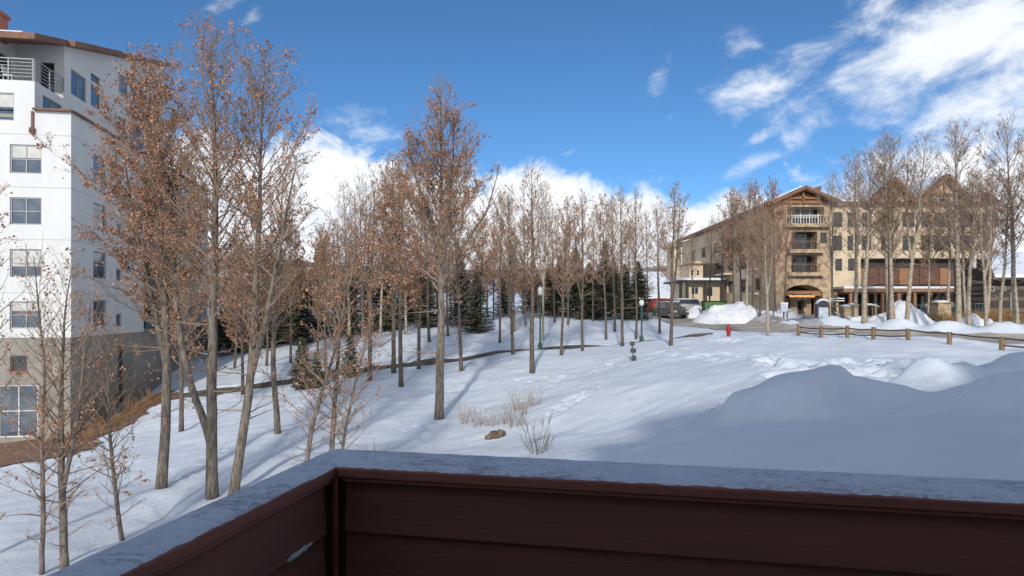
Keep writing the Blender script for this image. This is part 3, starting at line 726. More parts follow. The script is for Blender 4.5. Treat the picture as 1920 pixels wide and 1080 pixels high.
bh_ = [(hx_(1484, YB), hx_(1532, YB), hz_(511, YB), hz_(478, YB)), (hx_(1484, YB), hx_(1532, YB), hz_(468, YB), hz_(434, YB)), (hx_(1476, YB), hx_(1545, YB), hz_(420, YB), hz_(388, YB)), (hx_(1456, YB), hx_(1466, YB), hz_(468, YB), hz_(440, YB)), (hx_(1538, YB), hx_(1550, YB), hz_(456, YB), hz_(436, YB))]
facade(m, Ob, X_, Ng, bx0, bx1, zm, ztop, bh_, 1.6)
facade(m, Ob + X_ * bx1, Yv, X_, 0, 3.2, zb, ztop); facade(m, Ob + X_ * bx0, Yv, -X_, 0, 3.2, zb, ztop)
m.build('entrance_block', 'stone', ht)['label'] = 'stone entrance block with an arched porch'
for h in bh_[:3]:
    window(ht, Ob, X_, Ng, *h, fm='frame_white' if h is bh_[2] else 'frame_brown', gm='glass_dark', cols=4 if h is bh_[2] else 3, rows=2, reveal=1.5, fw=.12)
    sl_ = MB().box(h[0] - .6, h[1] + .6, YB - .8, YB + 1.4, h[2] - .45, h[2] - .01).build('balcony_slab', 'stone', ht)
    r = MB()
    for i in range(int((h[1] - h[0]) / .35) + 1): r.box(h[0] + i * .35 - .025, h[0] + i * .35 + .025, YB - .72, YB - .67, h[2], h[2] + .95)
    r.box(h[0] - .3, h[1] + .3, YB - .74, YB - .65, h[2] + .95, h[2] + 1.03); r.build('railing', 'frame_white' if h is bh_[2] else 'frame_brown', sl_)
for h in bh_[3:]: window(ht, Ob, X_, Ng, *h, fm='frame_brown', gm='glass_dark', cols=1, rows=2, reveal=.3)
gable(bx0 - .5, bx1 + .4, hx_(1502, YB), hz_(382, YB), hz_(356, YB), YB - .3, 9, 'wood_brown')
# porch interior and timber beam
m = MB().box(ax0, ax1, YB + 3.5, YB + 3.6, -1.6, crown + .4); m.build('porch_wall', 'wood_dark', ht)
MB().box(ax0 + .01, ax1 - .01, YB + .3, YB + .6, spring - .35, spring + .25).build('porch_beam', 'wood_brown', ht)
for px, w_ in ((1489, .45), (1517, .6), (1529, .5)): MB().box(hx_(px, 84.5) - w_, hx_(px, 84.5) + w_, YB + 2.6, YB + 3.45, -1.6, spring - .6).build('porch_pier', 'stone', ht)
window(ht, Vector((0, YB + 3.5, 0)), X_, Ng, hx_(1496, 85.5), hx_(1509, 85.5), -1.0, 1.3, fm='frame_brown', gm='glass_dark', cols=2, rows=1, reveal=-.04, name='porch_door')
# left wing running back from the street
xw = hx_(1452, 85); zw = hz_(386)
wing_holes = [(a, a + 2.6, z, z + 1.8) for a in (4, 10, 16, 23, 30, 37) for z in (9.2, 5.9, 2.6)]
m = MB(); facade(m, (xw, 85.2, 0), Yv, -X_, 0, 46, -2, zw, wing_holes, .35)
facade(m, (xw, 131.2, 0), X_, Yv, 0, 14, -2, zw); facade(m, (xw, 85.2, 0), X_, Ng, 0, bx0 - xw + .4, -2, zw)
m.build('wing_wall', 'stucco_cream', ht)
for h in wing_holes: window(ht, (xw, 85.2, 0), Yv, -X_, *h, fm='frame_brown', gm='glass_dark', cols=2, rows=1, reveal=.35)
for (a, z) in ((3, 5.6), (3, 2.3), (15, 5.6), (15, 8.9), (22, 5.6), (29, 2.3)):
    b_ = MB().box(xw - 1.6, xw - .01, 85.2 + a, 85.2 + a + 4.6, z - .3, z - .05).build('wing_balcony', 'stucco_cream', ht)
    r = MB().box(xw - 1.58, xw - 1.5, 85.2 + a, 85.2 + a + 4.6, z + .8, z + .9)
    for i in range(12): r.box(xw - 1.57, xw - 1.52, 85.2 + a + .05 + i * .4, 85.2 + a + .1 + i * .4, z - .05, z + .8)
    r.build('railing', 'wood_dark', b_)
m = MB().prism([(xw - 1.3, 84.8, zw - .1), (xw - 1.3, 84.8, zw + .35), (xw + 6, 84.8, zw + 2.6), (xw + 6, 84.8, zw + 2.0)], (0, 47.5, 0)); m.build('wing_roof', 'roof_brown', ht)
m = MB().box(xw - 1.4, xw - .02, 132, 138, -2, hz_(462, 132)).box(xw - 2.0, xw + .5, 131.4, 139, hz_(462, 132) + .01, hz_(462, 132) + .9); m.build('far_wing', 'stucco_cream', ht)
# lower lodge in front of the wing
lo = thing('lodge_annex', (hx_(1320, 108), 108, -1), 'low tan annex with snow-edged porch roof behind the parked cars', 'building')
Yl = 104.0; Ol = Vector((0, Yl, 0)); lx = lambda p: hx_(p, Yl); lz = lambda p: hz_(p, Yl)
wl_ = [(lx(1296), lx(1310), lz(552), lz(538)), (lx(1325), lx(1337), lz(556), lz(538))]
m = MB(); facade(m, Ol, X_, Ng, lx(1286), lx(1352), -2, lz(529), wl_); facade(m, Ol + X_ * lx(1286), Yv, -X_, 0, 9, -2, lz(529))
m.build('wall', 'stucco_cream', lo)
for h in wl_: window(lo, Ol, X_, Ng, *h, fm='frame_white', gm='glass_dark', cols=2, rows=1)
r0 = MB().box(lx(1268), lx(1356), Yl - 1.8, Yl + 9, lz(529) + .01, lz(526)).build('porch_roof', 'wood_dark', lo)
MB().box(lx(1269), lx(1355), Yl - 1.7, Yl + 8.9, lz(526) + .01, lz(522)).build('roof_snow', 'snow', r0)
for p in (1272, 1284, 1318, 1350): MB().box(lx(p) - .2, lx(p) + .2, Yl - 1.6, Yl - 1.2, -2, lz(529)).build('porch_post', 'wood_dark', lo)
Y2 = Yl + 2.5; O2 = Vector((0, Y2, 0))
wl2 = [(hx_(p, Y2), hx_(p + 6, Y2), hz_(517, Y2), hz_(506, Y2)) for p in (1295, 1306)]
m = MB(); facade(m, O2, X_, Ng, hx_(1292, Y2), hx_(1345, Y2), hz_(524, Y2), hz_(496, Y2), wl2); facade(m, O2 + X_ * hx_(1292, Y2), Yv, -X_, 0, 6, hz_(524, Y2), hz_(496, Y2))
m.box(hx_(1303, Y2), hx_(1316, Y2), Y2 + .5, Y2 + 4, hz_(496, Y2), hz_(489, Y2)); m.build('upper_storey', 'stucco_cream', lo)
for h in wl2: window(lo, O2, X_, Ng, *h, fm='frame_white', gm='glass_dark', cols=1, rows=2)
MB().box(hx_(1318, Y2), hx_(1352, Y2), Y2 - 1, Y2 - .02, hz_(522, Y2), hz_(498, Y2)).build('timber_bay', 'wood_dark', lo)
MB().box(hx_(1290, Y2), hx_(1347, Y2), Y2 - .4, Y2 + 6, hz_(496, Y2) + .01, hz_(494, Y2)).build('flat_roof', 'roof_brown', lo)
# snowy-roofed shop row behind the lamp
sr = thing('shop_building', (hx_(1222, 125), 125, -.6), 'low red shop with a broad white snow-covered roof beyond the cars', 'building')
xs0, xs1 = hx_(1196, 122), hx_(1262, 122)
MB().box(xs0, xs1, 124, 134, -2, hz_(561, 124)).build('wall', 'wood_red', sr)
rf_ = MB().prism([(xs0 - .8, 122.8, hz_(562, 122.8)), (xs0 - .8, 122.8, hz_(560, 122.8)), (xs0 - .8, 134, hz_(512, 134)), (xs0 - .8, 134, hz_(514, 134))], (xs1 - xs0 + 1.6, 0, 0)).build('roof', 'roof_brown', sr)
MB().prism([(xs0 - .7, 122.9, hz_(560, 122.9) + .05), (xs0 - .7, 122.9, hz_(557, 122.9)), (xs0 - .7, 134, hz_(510, 134)), (xs0 - .7, 134, hz_(511.6, 134))], (xs1 - xs0 + 1.4, 0, 0)).build('roof_snow', 'snow', rf_)
for p in (1200, 1212, 1224, 1236, 1248): MB().box(hx_(p, 124) - .18, hx_(p, 124) + .18, 123.2, 123.5, -2, hz_(562, 123)).build('porch_post', 'frame_white', sr)
# dark timber cabin at the right edge
cb = thing('timber_cabin', (hx_(1890, 62), 62, -1.2), 'dark timber cabin with a snowy roof at the right edge', 'building')
Yc = 62.0; cx = lambda p: hx_(p, Yc); cz = lambda p: hz_(p, Yc)
z = -1.6; k = 0
while z < cz(528):
    MB().box(cx(1850), cx(1850) + 16, Yc, Yc + 2.5, z, z + .34).build('log_course', ('wood_dark', 'frame_brown')[k % 3 == 1], cb); z += .345; k += 1
for a, b, t_, bo in ((1855, 1863, 537, 546), (1876, 1884, 537, 545), (1893, 1906, 548, 580)):
    window(cb, Vector((0, Yc, 0)), X_, Ng, cx(a), cx(b), cz(bo), cz(t_), fm='frame_grey', gm='glass_dark', cols=1, rows=1, reveal=-.06)
rc = MB().prism([(cx(1845), Yc - 1.2, cz(526)), (cx(1845), Yc - 1.2, cz(522)), (hx_(1841, 66), Yc + 4, cz(484) + .4), (hx_(1841, 66), Yc + 4, cz(488) + .3)], (18, 0, 0)).build('roof', 'wood_dark', cb)
MB().prism([(cx(1845) + .1, Yc - 1.25, cz(521.5)), (cx(1845) + .1, Yc - 1.25, cz(516)), (hx_(1841, 66) + .1, Yc + 3.9, cz(484) + .85), (hx_(1841, 66) + .1, Yc + 3.9, cz(484) + .45)], (17.8, 0, 0)).build('roof_snow', 'snow', rc)
MB().lathe((cx(1862), Yc + 2.5, cz(500)), [(.16, 0), (.16, 1.4), (.26, 1.42), (.26, 1.6), (.01, 1.7)], 8).build('flue', 'frame_white', rc)
MB().box(hx_(1862, 68), hx_(1862, 68) + 16, Yc + 6, Yc + 12, 2, cz(474)).build('upper_wall', 'wood_dark', cb)
MB().prism([(hx_(1856, 67), Yc + 5.3, cz(474)), (hx_(1856, 67), Yc + 5.3, cz(469)), (hx_(1862, 72), Yc + 10, cz(455))], (9, 0, 0)).build('upper_roof_snow', 'snow', cb)
# low flat-roofed garage far left behind the trees
gg = thing('garage_building', (-25, 66, -4), 'low grey flat-roofed garage glimpsed behind the white building', 'building')
MB().box(-33, -22.8, 66, 74, -7, -1.4).build('wall', 'stucco_grey', gg)
MB().box(-33.3, -22.5, 65.7, 74.3, -1.39, -1.1).build('roof', 'trim_brown', gg); MB().box(-33.2, -22.6, 65.8, 74.2, -1.09, -.8).build('roof_snow', 'snow', gg)

# ------------------------------------------------------------------ the lodge this balcony belongs to, behind the viewer
own = thing('lodge_building', (0, -1.4, -4.5), 'unseen lodge that the balcony belongs to, blocks stepped to shape its shadow', 'building')
MB().box(-4.5, -.2, -12, -1.4, -7, 2.0).box(-.2, 1.4, -12, -1.401, -7, 5.0).box(1.4, 11.3, -12, -1.402, -5, 6.7).box(11.3, 34, -12, -1.404, -5, 9.6).build('wall', 'siding_tan', own)  # unseen blocks, heights stepped to shape and soften the shadow on the snow
r = MB()
for x0_, x1_, zt_ in ((-5.2, -.22, 2.01), (-.22, 1.38, 5.01), (1.38, 11.28, 6.71), (11.28, 34.6, 9.61)): r.prism([(x0_, -12.5, zt_), (x0_, -.9, zt_), (x0_, -.9, zt_ + .3), (x0_, -9, zt_ + 1.5), (x0_, -12.5, zt_ + .3)], (x1_ - x0_, 0, 0))
r.build('roof', 'roof_brown', own)

# ------------------------------------------------------------------ balcony parapet
ZC = -.45
Oc = Vector((-.584, 2.149, 0)); rd = Vector((.979, -.204, 0)).normalized(); ldir = Vector((-.204, -.979, 0)).normalized()
WL, WR, CT = .130, .238, .034
LR, LL = 3.4, 3.2
bal = thing('balcony_parapet', (Oc.x, Oc.y, -1.6), 'dark maroon clapboard balcony parapet with a frost covered cap', 'balcony')
def cap_mesh(P, name):
    return MB().prism([p + UP * (ZC - CT) for p in P], UP * (CT - .006)).build(name, 'trim_board', bal, bevel=.004)
inner = Oc + rd * WL + ldir * WR
e = .0015
c1 = cap_mesh([Oc, Oc + rd * LR, Oc + rd * LR + ldir * WR, inner], 'cap_board')
c2 = cap_mesh([Oc + ldir * e, inner + ldir * e - rd * e, Oc + rd * WL + ldir * LL, Oc + ldir * LL], 'cap_board')
def frost_sheet(A0, A1, B0, B1, parent, seed):
    # crust of frost: A = outer edge, B = inner edge, ragged towards the inside
    n, k = 260, 15; V = np.zeros((n, k, 3)); t = np.linspace(0, 1, n)[:, None]
    A = np.array(A0) * (1 - t) + np.array(A1) * t; B = np.array(B0) * (1 - t) + np.array(B1) * t
    along = np.linspace(0, np.linalg.norm(np.array(A1) - np.array(A0)), n)
    rag = .955 + .035 * (vnoise(along * 14, along * 0 + seed, 5) - .5) + .06 * (vnoise(along * 70, along * 0 + seed, 6) - .5)
    for j in range(k):
        f = (j / (k - 1)) * rag[:, None] + .012 * (1 - j / (k - 1)); p = A + (B - A) * f
        V[:, j] = p
        edge_ = 1 - abs(2 * j / (k - 1) - 1) ** 8
        V[:, j, 2] = ZC - .0058 + .0062 * edge_ + .003 * edge_ * (vnoise(p[:, 0] * 45, p[:, 1] * 45, 8) - .5)
    ii = np.arange(n * k).reshape(n, k); q_ = np.stack([ii[:-1, :-1], ii[:-1, 1:], ii[1:, 1:], ii[1:, :-1]], -1).reshape(-1, 4)
    V = V.reshape(-1, 3) - np.array(wloc(parent)); return link('frost_layer', np_mesh('frost_layer', V, q_, smooth=True), 'frosted_cap', parent)
frost_sheet(Oc, Oc + rd * LR, inner, inner + rd * (LR - WL), c1, 1)
frost_sheet(Oc, Oc + ldir * LL, inner, inner + ldir * (LL - WR), c2, 2)
def strip(a, b, nrm, z0, z1, th, name, mt, parent=bal, tilt=.0, bevel=.004):
    m = MB(); a, b = Vector(a), Vector(b)
    p = [a + UP * z0 + nrm * tilt, b + UP * z0 + nrm * tilt, b + UP * z1, a + UP * z1]
    q_ = [v - nrm * th for v in (a + UP * z0 + nrm * tilt, b + UP * z0 + nrm * tilt, b + UP * z1, a + UP * z1)]
    m.add(p + q_, [(0, 1, 2, 3), (7, 6, 5, 4), (0, 4, 5, 1), (3, 2, 6, 7), (0, 3, 7, 4), (1, 5, 6, 2)])
    return m.build(name, mt, parent, bevel=bevel)
# fascia under the cap: right wall faces ldir, left wall faces rd
ia = inner + rd * .012 - ldir * .006; ib = inner + rd * LR - ldir * .006
strip(ia, ib, ldir, ZC - CT - .012, ZC - CT - .0005, .02, 'fascia', 'trim_board')
ja = inner + ldir * .012 - rd * .006; jb = inner + ldir * LL - rd * .006
strip(ja, jb, rd, ZC - CT - .012, ZC - CT - .0005, .02, 'fascia', 'trim_board')
z1 = ZC - CT - .012
for k in range(7):
    z0 = z1 - .150
    strip(inner + rd * .014 - ldir * .034, ib - ldir * .028, ldir, z0, z1 + .02, .018, 'clapboard', 'board', tilt=.013)
    strip(inner + ldir * .014 - rd * .034, jb - rd * .028, rd, z0, z1 + .02, .018, 'clapboard', 'board', tilt=.013)
    z1 = z0
MB().obox(inner + (rd + ldir) * -.006 + UP * (ZC - CT - .601), rd * .007, ldir * .007, UP * .60).build('corner_trim', 'trim_board', bal, bevel=.003)
MB().obox(Oc + rd * (LR / 2 + .02) + ldir * (WR / 2 - .02) + UP * (-1.06), rd * (LR / 2 - .05), ldir * (WR / 2 - .05), UP * .57).build('core_wall', 'trim_board', bal)
MB().obox(Oc + ldir * (LL / 2 + .02) + rd * (WL / 2 - .02) + UP * (-1.062), ldir * (LL / 2 - .05), rd * (WL / 2 - .035), UP * .57).build('core_wall', 'trim_board', bal)
fl = MB().obox(inner + rd * 1.6 + ldir * 1.6 + UP * -1.65, rd * 1.75, ldir * 1.75, UP * .05).build('balcony_floor', 'wood_dark'); tag(fl, 'dark boarded balcony floor', kind='structure')
# snow dust stuck on the left boards
def clump(c, nrm, along, up_, a, b, th, seed, label):
    r = random.Random(seed); me = MB(); n = 22; ring = []
    for i in range(n):
        t = 2 * math.pi * i / n; k = r.uniform(.62, 1.1)
        ring.append(c + along * math.cos(t) * a * k + up_ * math.sin(t) * b * k)
    mid = [c + (p - c) * .55 + nrm * th * r.uniform(.6, 1.1) for p in ring]
    me.add(ring + mid + [c + nrm * th], [(i, (i + 1) % n, n + (i + 1) % n, n + i) for i in range(n)] + [(n + i, n + (i + 1) % n, 2 * n) for i in range(n)])
    o = me.build('snow_clump', 'snow', smooth=True); tag(o, label, 'snow')
pl = inner + ldir * .168 - rd * .021
clump(pl + UP * (-.640), rd, (ldir * .98 + UP * -.02).normalized(), UP, .075, .010, .006, 3, 'white streak of snow stuck on the left balcony boards')

# ------------------------------------------------------------------ street furniture
def spot(px, Y, dz=0.0):
    X = (px - 960) / F * Y
    return Vector((X, Y, gz(X, Y) + dz))
def lamp_post(px, Y, label, h=3.4):
    p = spot(px, Y, -.05); o = thing('street_lamp', p, label, 'street lamp', 'green globe lamps by the road')
    MB().lathe(p, [(.17, 0), (.17, .35), (.11, .45), (.075, .6), (.06, h * .72), (.085, h * .73), (.085, h * .76), (.06, h * .78), (.11, h * .80), (.13, h * .81)], 10).build('post', 'metal_green', o)
    MB().lathe(p, [(.10, h * .812), (.17, h * .84), (.20, h * .885), (.17, h * .93), (.08, h * .955)], 12).build('globe', 'globe', o, smooth=True)
    MB().lathe(p, [(.20, h * .956), (.17, h * .97), (.06, h * .985), (.03, h)], 10).build('cap', 'metal_green', o)
    return o
lamp_post(1203, 50, 'green lamp post with pale globe beside the footpath', 3.4)
lamp_post(1013, 49, 'green globe lamp post half hidden among the aspens', 4.9)
lamp_post(1234, 88, 'small dark lamp post near the red pickup truck', 4.2)
# fire hydrant
p = spot(1366, 42, -.05); hd = thing('fire_hydrant', p, 'red fire hydrant standing in snow beside the road', 'hydrant')
MB().lathe(p, [(.17, 0), (.17, .08), (.12, .1), (.12, .56), (.16, .58), (.16, .64), (.13, .66), (.11, .76), (.05, .83), (.04, .9), (.001, .91)], 12).build('barrel', 'hydrant_red', hd)
for s in (-1, 1): MB().tube([(p.x + s * .1, p.y, p.z + .46), (p.x + s * .175, p.y, p.z + .46)], [.055, .06], 8).build('outlet', 'hydrant_red', hd)
MB().tube([(p.x, p.y - .1, p.z + .42), (p.x, p.y - .24, p.z + .42)], [.09, .10], 8).build('pumper_cap', 'hydrant_red', hd)
# small marker sign on the meadow: three dark boxes on a leaning stake
p = spot(1189, 36, -.05); sg = thing('marker_post', p, 'dark leaning marker post with three stacked plates on the meadow', 'marker')
MB().tube([p, p + Vector((-.12, 0, 1.05))], .035, 6).build('stake', 'metal_dark', sg)
for k, (dx, z, w_) in enumerate(((-.01, .10, .12), (-.05, .50, .15), (-.10, .88, .12))): MB().box(p.x + dx - w_, p.x + dx + w_, p.y - .05, p.y - .03 + .07, p.z + z, p.z + z + .24).build('plate', 'metal_dark', sg)
# post and rope fence
FP = [(1497, 44.5), (1540, 43.2), (1588, 42), (1638, 40.8), (1703, 39), (1780, 36.5), (1878, 34), (1985, 32), (2090, 30.5)]
p0 = spot(*FP[0]); fn = thing('post_fence', p0, 'low fence of squared wooden posts and dark cables along the road', 'fence')
tops = []
for i, (px, Y) in enumerate(FP):
    p = spot(px, Y); r = random.Random(i); hgt = .78 - .08 * (i > 3)
    MB().obox(p + Vector((r.uniform(-.02, .02), 0, hgt / 2 - .15)), (.09, .02, 0), (-.02, .09, 0), (r.uniform(-.02, .02), 0, hgt / 2 + .15)).build('post', 'post_wood', fn, bevel=.015)
    tops.append(p)
for i, (a, b) in enumerate(zip(tops[:-1], tops[1:])):
    for z in (.62, .26):
        if z < .5 and i in (4, 5): continue
        mid = (a + b) / 2 + UP * (z - .05)
        MB().tube([a + UP * z, mid, b + UP * z], .045, 5).build('cable', 'rope', fn)
# bollards
for i, px in enumerate((1450, 1476, 1508, 1582)):
    Y = (60, 61, 59, 57)[i]; p = spot(px, Y)
    o = thing('bollard', p, ('slim dark bollard nearest the snow bank left of the archway', 'slim dark bollard with a hanging notice by the left side of the archway', 'slim dark bollard alone before the archway', 'slim dark stake in the snow right of the map board')[i], 'bollard', 'bollards before the archway')
    MB().lathe(p - UP * .05, [(.10, 0), (.10, .08), (.065, .1), (.065, .95), (.085, .97), (.07, 1.05), (.01, 1.1)], 8).build('shaft', 'metal_dark', o)
    MB().lathe(p, [(.075, .80), (.078, .81), (.078, .86), (.075, .87)], 8).build('band', 'metal_grey', o)
p = spot(1470, 62); o = thing('notice_board', p, 'small pale notice box on a post left of the archway', 'sign')
MB().box(p.x - .05, p.x + .05, p.y, p.y + .1, p.z - .05, p.z + 1.0).build('post', 'metal_dark', o); MB().box(p.x - .32, p.x + .32, p.y - .12, p.y + .22, p.z + 1.0, p.z + 1.75).build('box', 'panel_white', o); MB().box(p.x - .34, p.x + .34, p.y - .14, p.y + .24, p.z + 1.751, p.z + 1.85).build('snow_cap', 'snow', o)
# map kiosk
p = spot(1544, 57, -.05); o = thing('map_kiosk', p, 'dark arched map kiosk with a pale panel right of the archway', 'kiosk')
pr = [(-.55, 0), (.55, 0), (.55, 1.6)] + [(.55 * math.cos(t), 1.6 + .5 * math.sin(t)) for t in (math.pi * k / 8 for k in range(1, 8))] + [(-.55, 1.6)]
MB().prism([(p.x + a, p.y, p.z + b) for a, b in pr], (0, .4, 0)).build('body', 'metal_dark', o)
MB().box(p.x - .43, p.x + .40, p.y - .05, p.y - .004, p.z + .62, p.z + 1.5).build('panel', 'panel_white', o)
MB().prism([(p.x + a * 1.06, p.y - .02, p.z + b + .02) for a, b in pr[3:10]] + [(p.x + a * .9, p.y - .02, p.z + b + .17) for a, b in pr[9:2:-1]], (0, .44, 0)).build('snow_cap', 'snow', o)
MB().box(p.x - .6, p.x + .6, p.y - .06, p.y + .46, p.z, p.z + .35).build('plinth', 'stone', o)
# hanging sign in the arch
p = Vector((hx_(1502, 82.5), 82.25, hz_(556, 82.25)))
o = thing('archway_sign', p, 'glowing orange lettered sign hanging under the archway beam', 'sign')
MB().box(p.x - 1.35, p.x + 1.35, p.y + .02, p.y + .08, p.z - .28, p.z + .34).build('board', 'wood_dark', o)
tcv = bpy.data.curves.new('lettering', 'FONT'); tcv.body = 'VACATION RENTALS'; tcv.align_x = 'CENTER'; tcv.align_y = 'CENTER'; tcv.size = .34; tcv.extrude = .015
tob = bpy.data.objects.new('lettering', tcv); COL.objects.link(tob); bpy.context.view_layer.update(); tme = bpy.data.meshes.new_from_object(tob.evaluated_get(bpy.context.evaluated_depsgraph_get())); bpy.data.objects.remove(tob)
to = link('lettering', tme, 'sign_glow', o); to.rotation_euler = (math.pi / 2, 0, 0); to.location = (0, -.01, .03)
for s in (-1, 1): MB().beam((p.x + s * 1.1, p.y + .05, p.z + .34), (p.x + s * 1.1, p.y + .05, p.z + .75), .04, .04, up=(0, 1, 0)).build('hanger', 'metal_dark', o)
# decorated lamp post with garland right of the kiosk
p = spot(1566, 58, -.05); o = thing('garland_post', p, 'post wrapped in evergreen garland and baubles beside the map kiosk', 'post')
MB().lathe(p, [(.12, 0), (.09, .3), (.07, .5), (.06, 2.5)], 8).build('post', 'metal_green', o)
MB().box(p.x - .55, p.x + .75, p.y - .15, p.y + .15, p.z + 2.15, p.z + 2.24).box(p.x - .55, p.x + .75, p.y - .15, p.y + .15, p.z + 1.95, p.z + 2.03).build('cross_board', 'frame_white', o)
r = random.Random(4); gm_ = MB(); om = MB()
for k in range(260):
    t = k / 260; a = t * 40; c = p + Vector((math.cos(a) * (.24 - .1 * t), math.sin(a) * (.24 - .1 * t), .1 + t * 2.3)); d = Vector((r.gauss(0, 1), r.gauss(0, 1), r.gauss(0, .7))).normalized(); e2 = d.cross(UP).normalized() * .04
    gm_.add([c - e2, c + e2, c + d * .24], [(0, 1, 2)])
    if k % 9 == 0:
        q_ = c + d * .12; om.obox(q_, (.045, 0, 0), (0, .045, 0), (0, 0, .045))
gm_.build('garland', 'needle', o); om.build('bauble', 'ornament', o)
# dumpster
p = spot(1342, 70); p.z = hz_(588, 70); o = thing('dumpster', p, 'green waste bin behind the snow bank', 'dumpster')
MB().prism([(p.x - 1.05, p.y, p.z), (p.x + 1.05, p.y, p.z), (p.x + 1.2, p.y, p.z + 1.25), (p.x - 1.2, p.y, p.z + 1.25)], (0, 1.3, 0)).build('bin', 'dumpster_green', o)
MB().box(p.x - 1.24, p.x + 1.24, p.y - .06, p.y + 1.36, p.z + 1.26, p.z + 1.36).build('lid', 'rubber', o)
for s in (-.7, 0, .7): MB().box(p.x + s - .05, p.x + s + .05, p.y - .05, p.y - .003, p.z + .1, p.z + 1.2).build('rib', 'dumpster_green', o)
# stone gate pillars and teal railing by the arcade
def pillar(px, Y, label, h=1.35, w_=.42):
    p = spot(px, Y, -.1); o = thing('stone_pillar', p, label, 'pillar', 'stone pillars of the terrace railing')
    r = random.Random(px); z = 0; k = 0
    while z < h - .1:
        dz = r.uniform(.18, .26); s = w_ * r.uniform(.95, 1.05)
        MB().box(p.x - s, p.x + s * r.uniform(-.2, .2), p.y - s, p.y + s, p.z + z, p.z + z + dz - .015).build('stone', 'stone', o)
        z += dz
    MB().box(p.x - w_ * .85, p.x + w_ * .95, p.y - w_ * .9, p.y + w_ * .9, p.z, p.z + h).build('core', 'stone', o)
    MB().box(p.x - w_ * 1.15, p.x + w_ * 1.15, p.y - w_ * 1.15, p.y + w_ * 1.15, p.z + h + .001, p.z + h + .1).build('cap', 'stone', o); MB().lathe(p, [(w_ * 1.2, h + .101), (w_ * 1.1, h + .2), (w_ * .6, h + .27), (.01, h + .29)], 10).build('snow_cap', 'snow', o, smooth=True)
pillar(1764, 62, 'stone pillar with snow cap amid the teal terrace railing', 1.75, .62)
pillar(1585, 66, 'short stone pillar beside the garland post')
pillar(1600, 70, 'short stone pillar farther right behind the leaning aspen', 1.6)
def rails(px0, px1, Y, label, dz=.55):
    a, b = spot(px0, Y, dz), spot(px1, Y, dz); o = thing('terrace_railing', a, label, 'railing')
    MB().beam(a + UP * .95, b + UP * .95, .08, .08).build('top_rail', 'railing_teal', o); MB().beam(a + UP * .12, b + UP * .12, .06, .06).build('bottom_rail', 'railing_teal', o)
    n = int((b - a).length / .30)
    for i in range(n + 1): q_ = a.lerp(b, i / n); MB().beam(q_ - UP * (dz * .6 if i % 6 == 0 else -.1), q_ + UP * .93, .07 if i % 6 == 0 else .04, .04, up=(0, 1, 0)).build('baluster', 'railing_teal', o)
rails(1706, 1752, 62.3, 'teal terrace railing left of the stone pillar'); rails(1777, 1848, 62.3, 'teal terrace railing right of the stone pillar')
# wooden sleigh-like bench rail near the arcade
p = spot(1633, 60, .25); o = thing('sleigh_rack', p, 'curved wooden sleigh rack capped with snow beside the snow pile', 'sleigh')
arc_ = [p + Vector((-.75 + 1.5 * i / 8, 0, .95 + .22 * math.sin(math.pi * (.25 + .75 * i / 8)))) for i in range(9)]
MB().tube(arc_, .06, 6).build('runner', 'post_wood', o); MB().tube([q_ + UP * .09 for q_ in arc_], [.03, .07, .08, .08, .08, .08, .08, .07, .03], 6).build('snow_cap', 'snow', o)
for s in (-.5, .15, .45): MB().beam(p + Vector((s, 0, -.4)), p + Vector((s * .8, 0, 1.05)), .07, .07, up=(0, 1, 0)).build('strut', 'post_wood', o)
p = spot(1597, 66, .0); o = thing('timber_crate', p, 'upright light wooden crate under the arcade canopy', 'crate')
for i in range(4): MB().box(p.x - .5 + i * .26, p.x - .27 + i * .26, p.y, p.y + .5, p.z, p.z + 1.5).build('plank', 'post_wood', o)
MB().box(p.x - .52, p.x + .54, p.y - .03, p.y - .002, p.z + .3, p.z + .42).build('batten', 'post_wood', o)
# snow piles
def snow_pile(px, Y, w_, d, h, label, seed, dz=-.1, peaks=()):
    p = spot(px, Y, dz); r = np.linspace(0, 1, 22); th = np.linspace(0, 2 * np.pi, 49)[:-1]
    R, T = np.meshgrid(r, th, indexing='ij'); X = R * np.cos(T) * w_; Yy = R * np.sin(T) * d
    Z = h * (1 - R ** (1.5 if peaks and peaks[0][2] == 1.0 else 2.0)) * (.72 + .5 * (vnoise(X * .6 + seed * 7, Yy * .6, seed) - .2)) + .55 * (vnoise(X * 1.5, Yy * 1.5, seed + 1) - .5) * (1 - R ** 4) + .22 * (vnoise(X * 4, Yy * 4, seed + 2) - .5) * (1 - R ** 4)
    for (ux, hh_, ww) in peaks: Z += hh_ * np.exp(-((X - ux) / ww) ** 2 - (Yy / (d * .7)) ** 2) * (1 - R ** 2)
    Z -= R ** 6 * 1.1
    ii = np.arange(R.size).reshape(R.shape); j2 = np.roll(ii, -1, axis=1)
    qq = np.stack([ii[:-1], ii[1:], j2[1:], j2[:-1]], -1).reshape(-1, 4)
    o = link('snow_pile', np_mesh('snow_pile', np.stack([X, Yy, Z], -1).reshape(-1, 3), qq, smooth=True), 'snow_rough', loc=p); tag(o, label, 'snow pile', 'ploughed snow piles by the road')
snow_pile(1385, 63, 5.0, 3.0, 1.15, 'long ploughed snow pile before the green waste bin', 51, peaks=((-2.8, .5, .8), (.6, .35, 1.6)))
snow_pile(1468, 70, 2.6, 2.2, 1.2, 'ploughed snow pile against the left pier of the archway', 54)
snow_pile(1436, 64, 1.2, 1.2, 1.0, 'small snow heap between the long pile and the archway', 55)
snow_pile(1684, 56, 3.7, 2.4, 1.35, 'tall peaked snow pile behind the leaning aspens', 57, peaks=((.4, .75, 1.0),))
snow_pile(1596, 55, 2.0, 1.6, .8, 'low snow heap left of the tall peaked pile', 59)
snow_pile(1826, 52, 2.2, 1.2, .8, 'low lumpy snow heap in the brush near the cabin', 61)
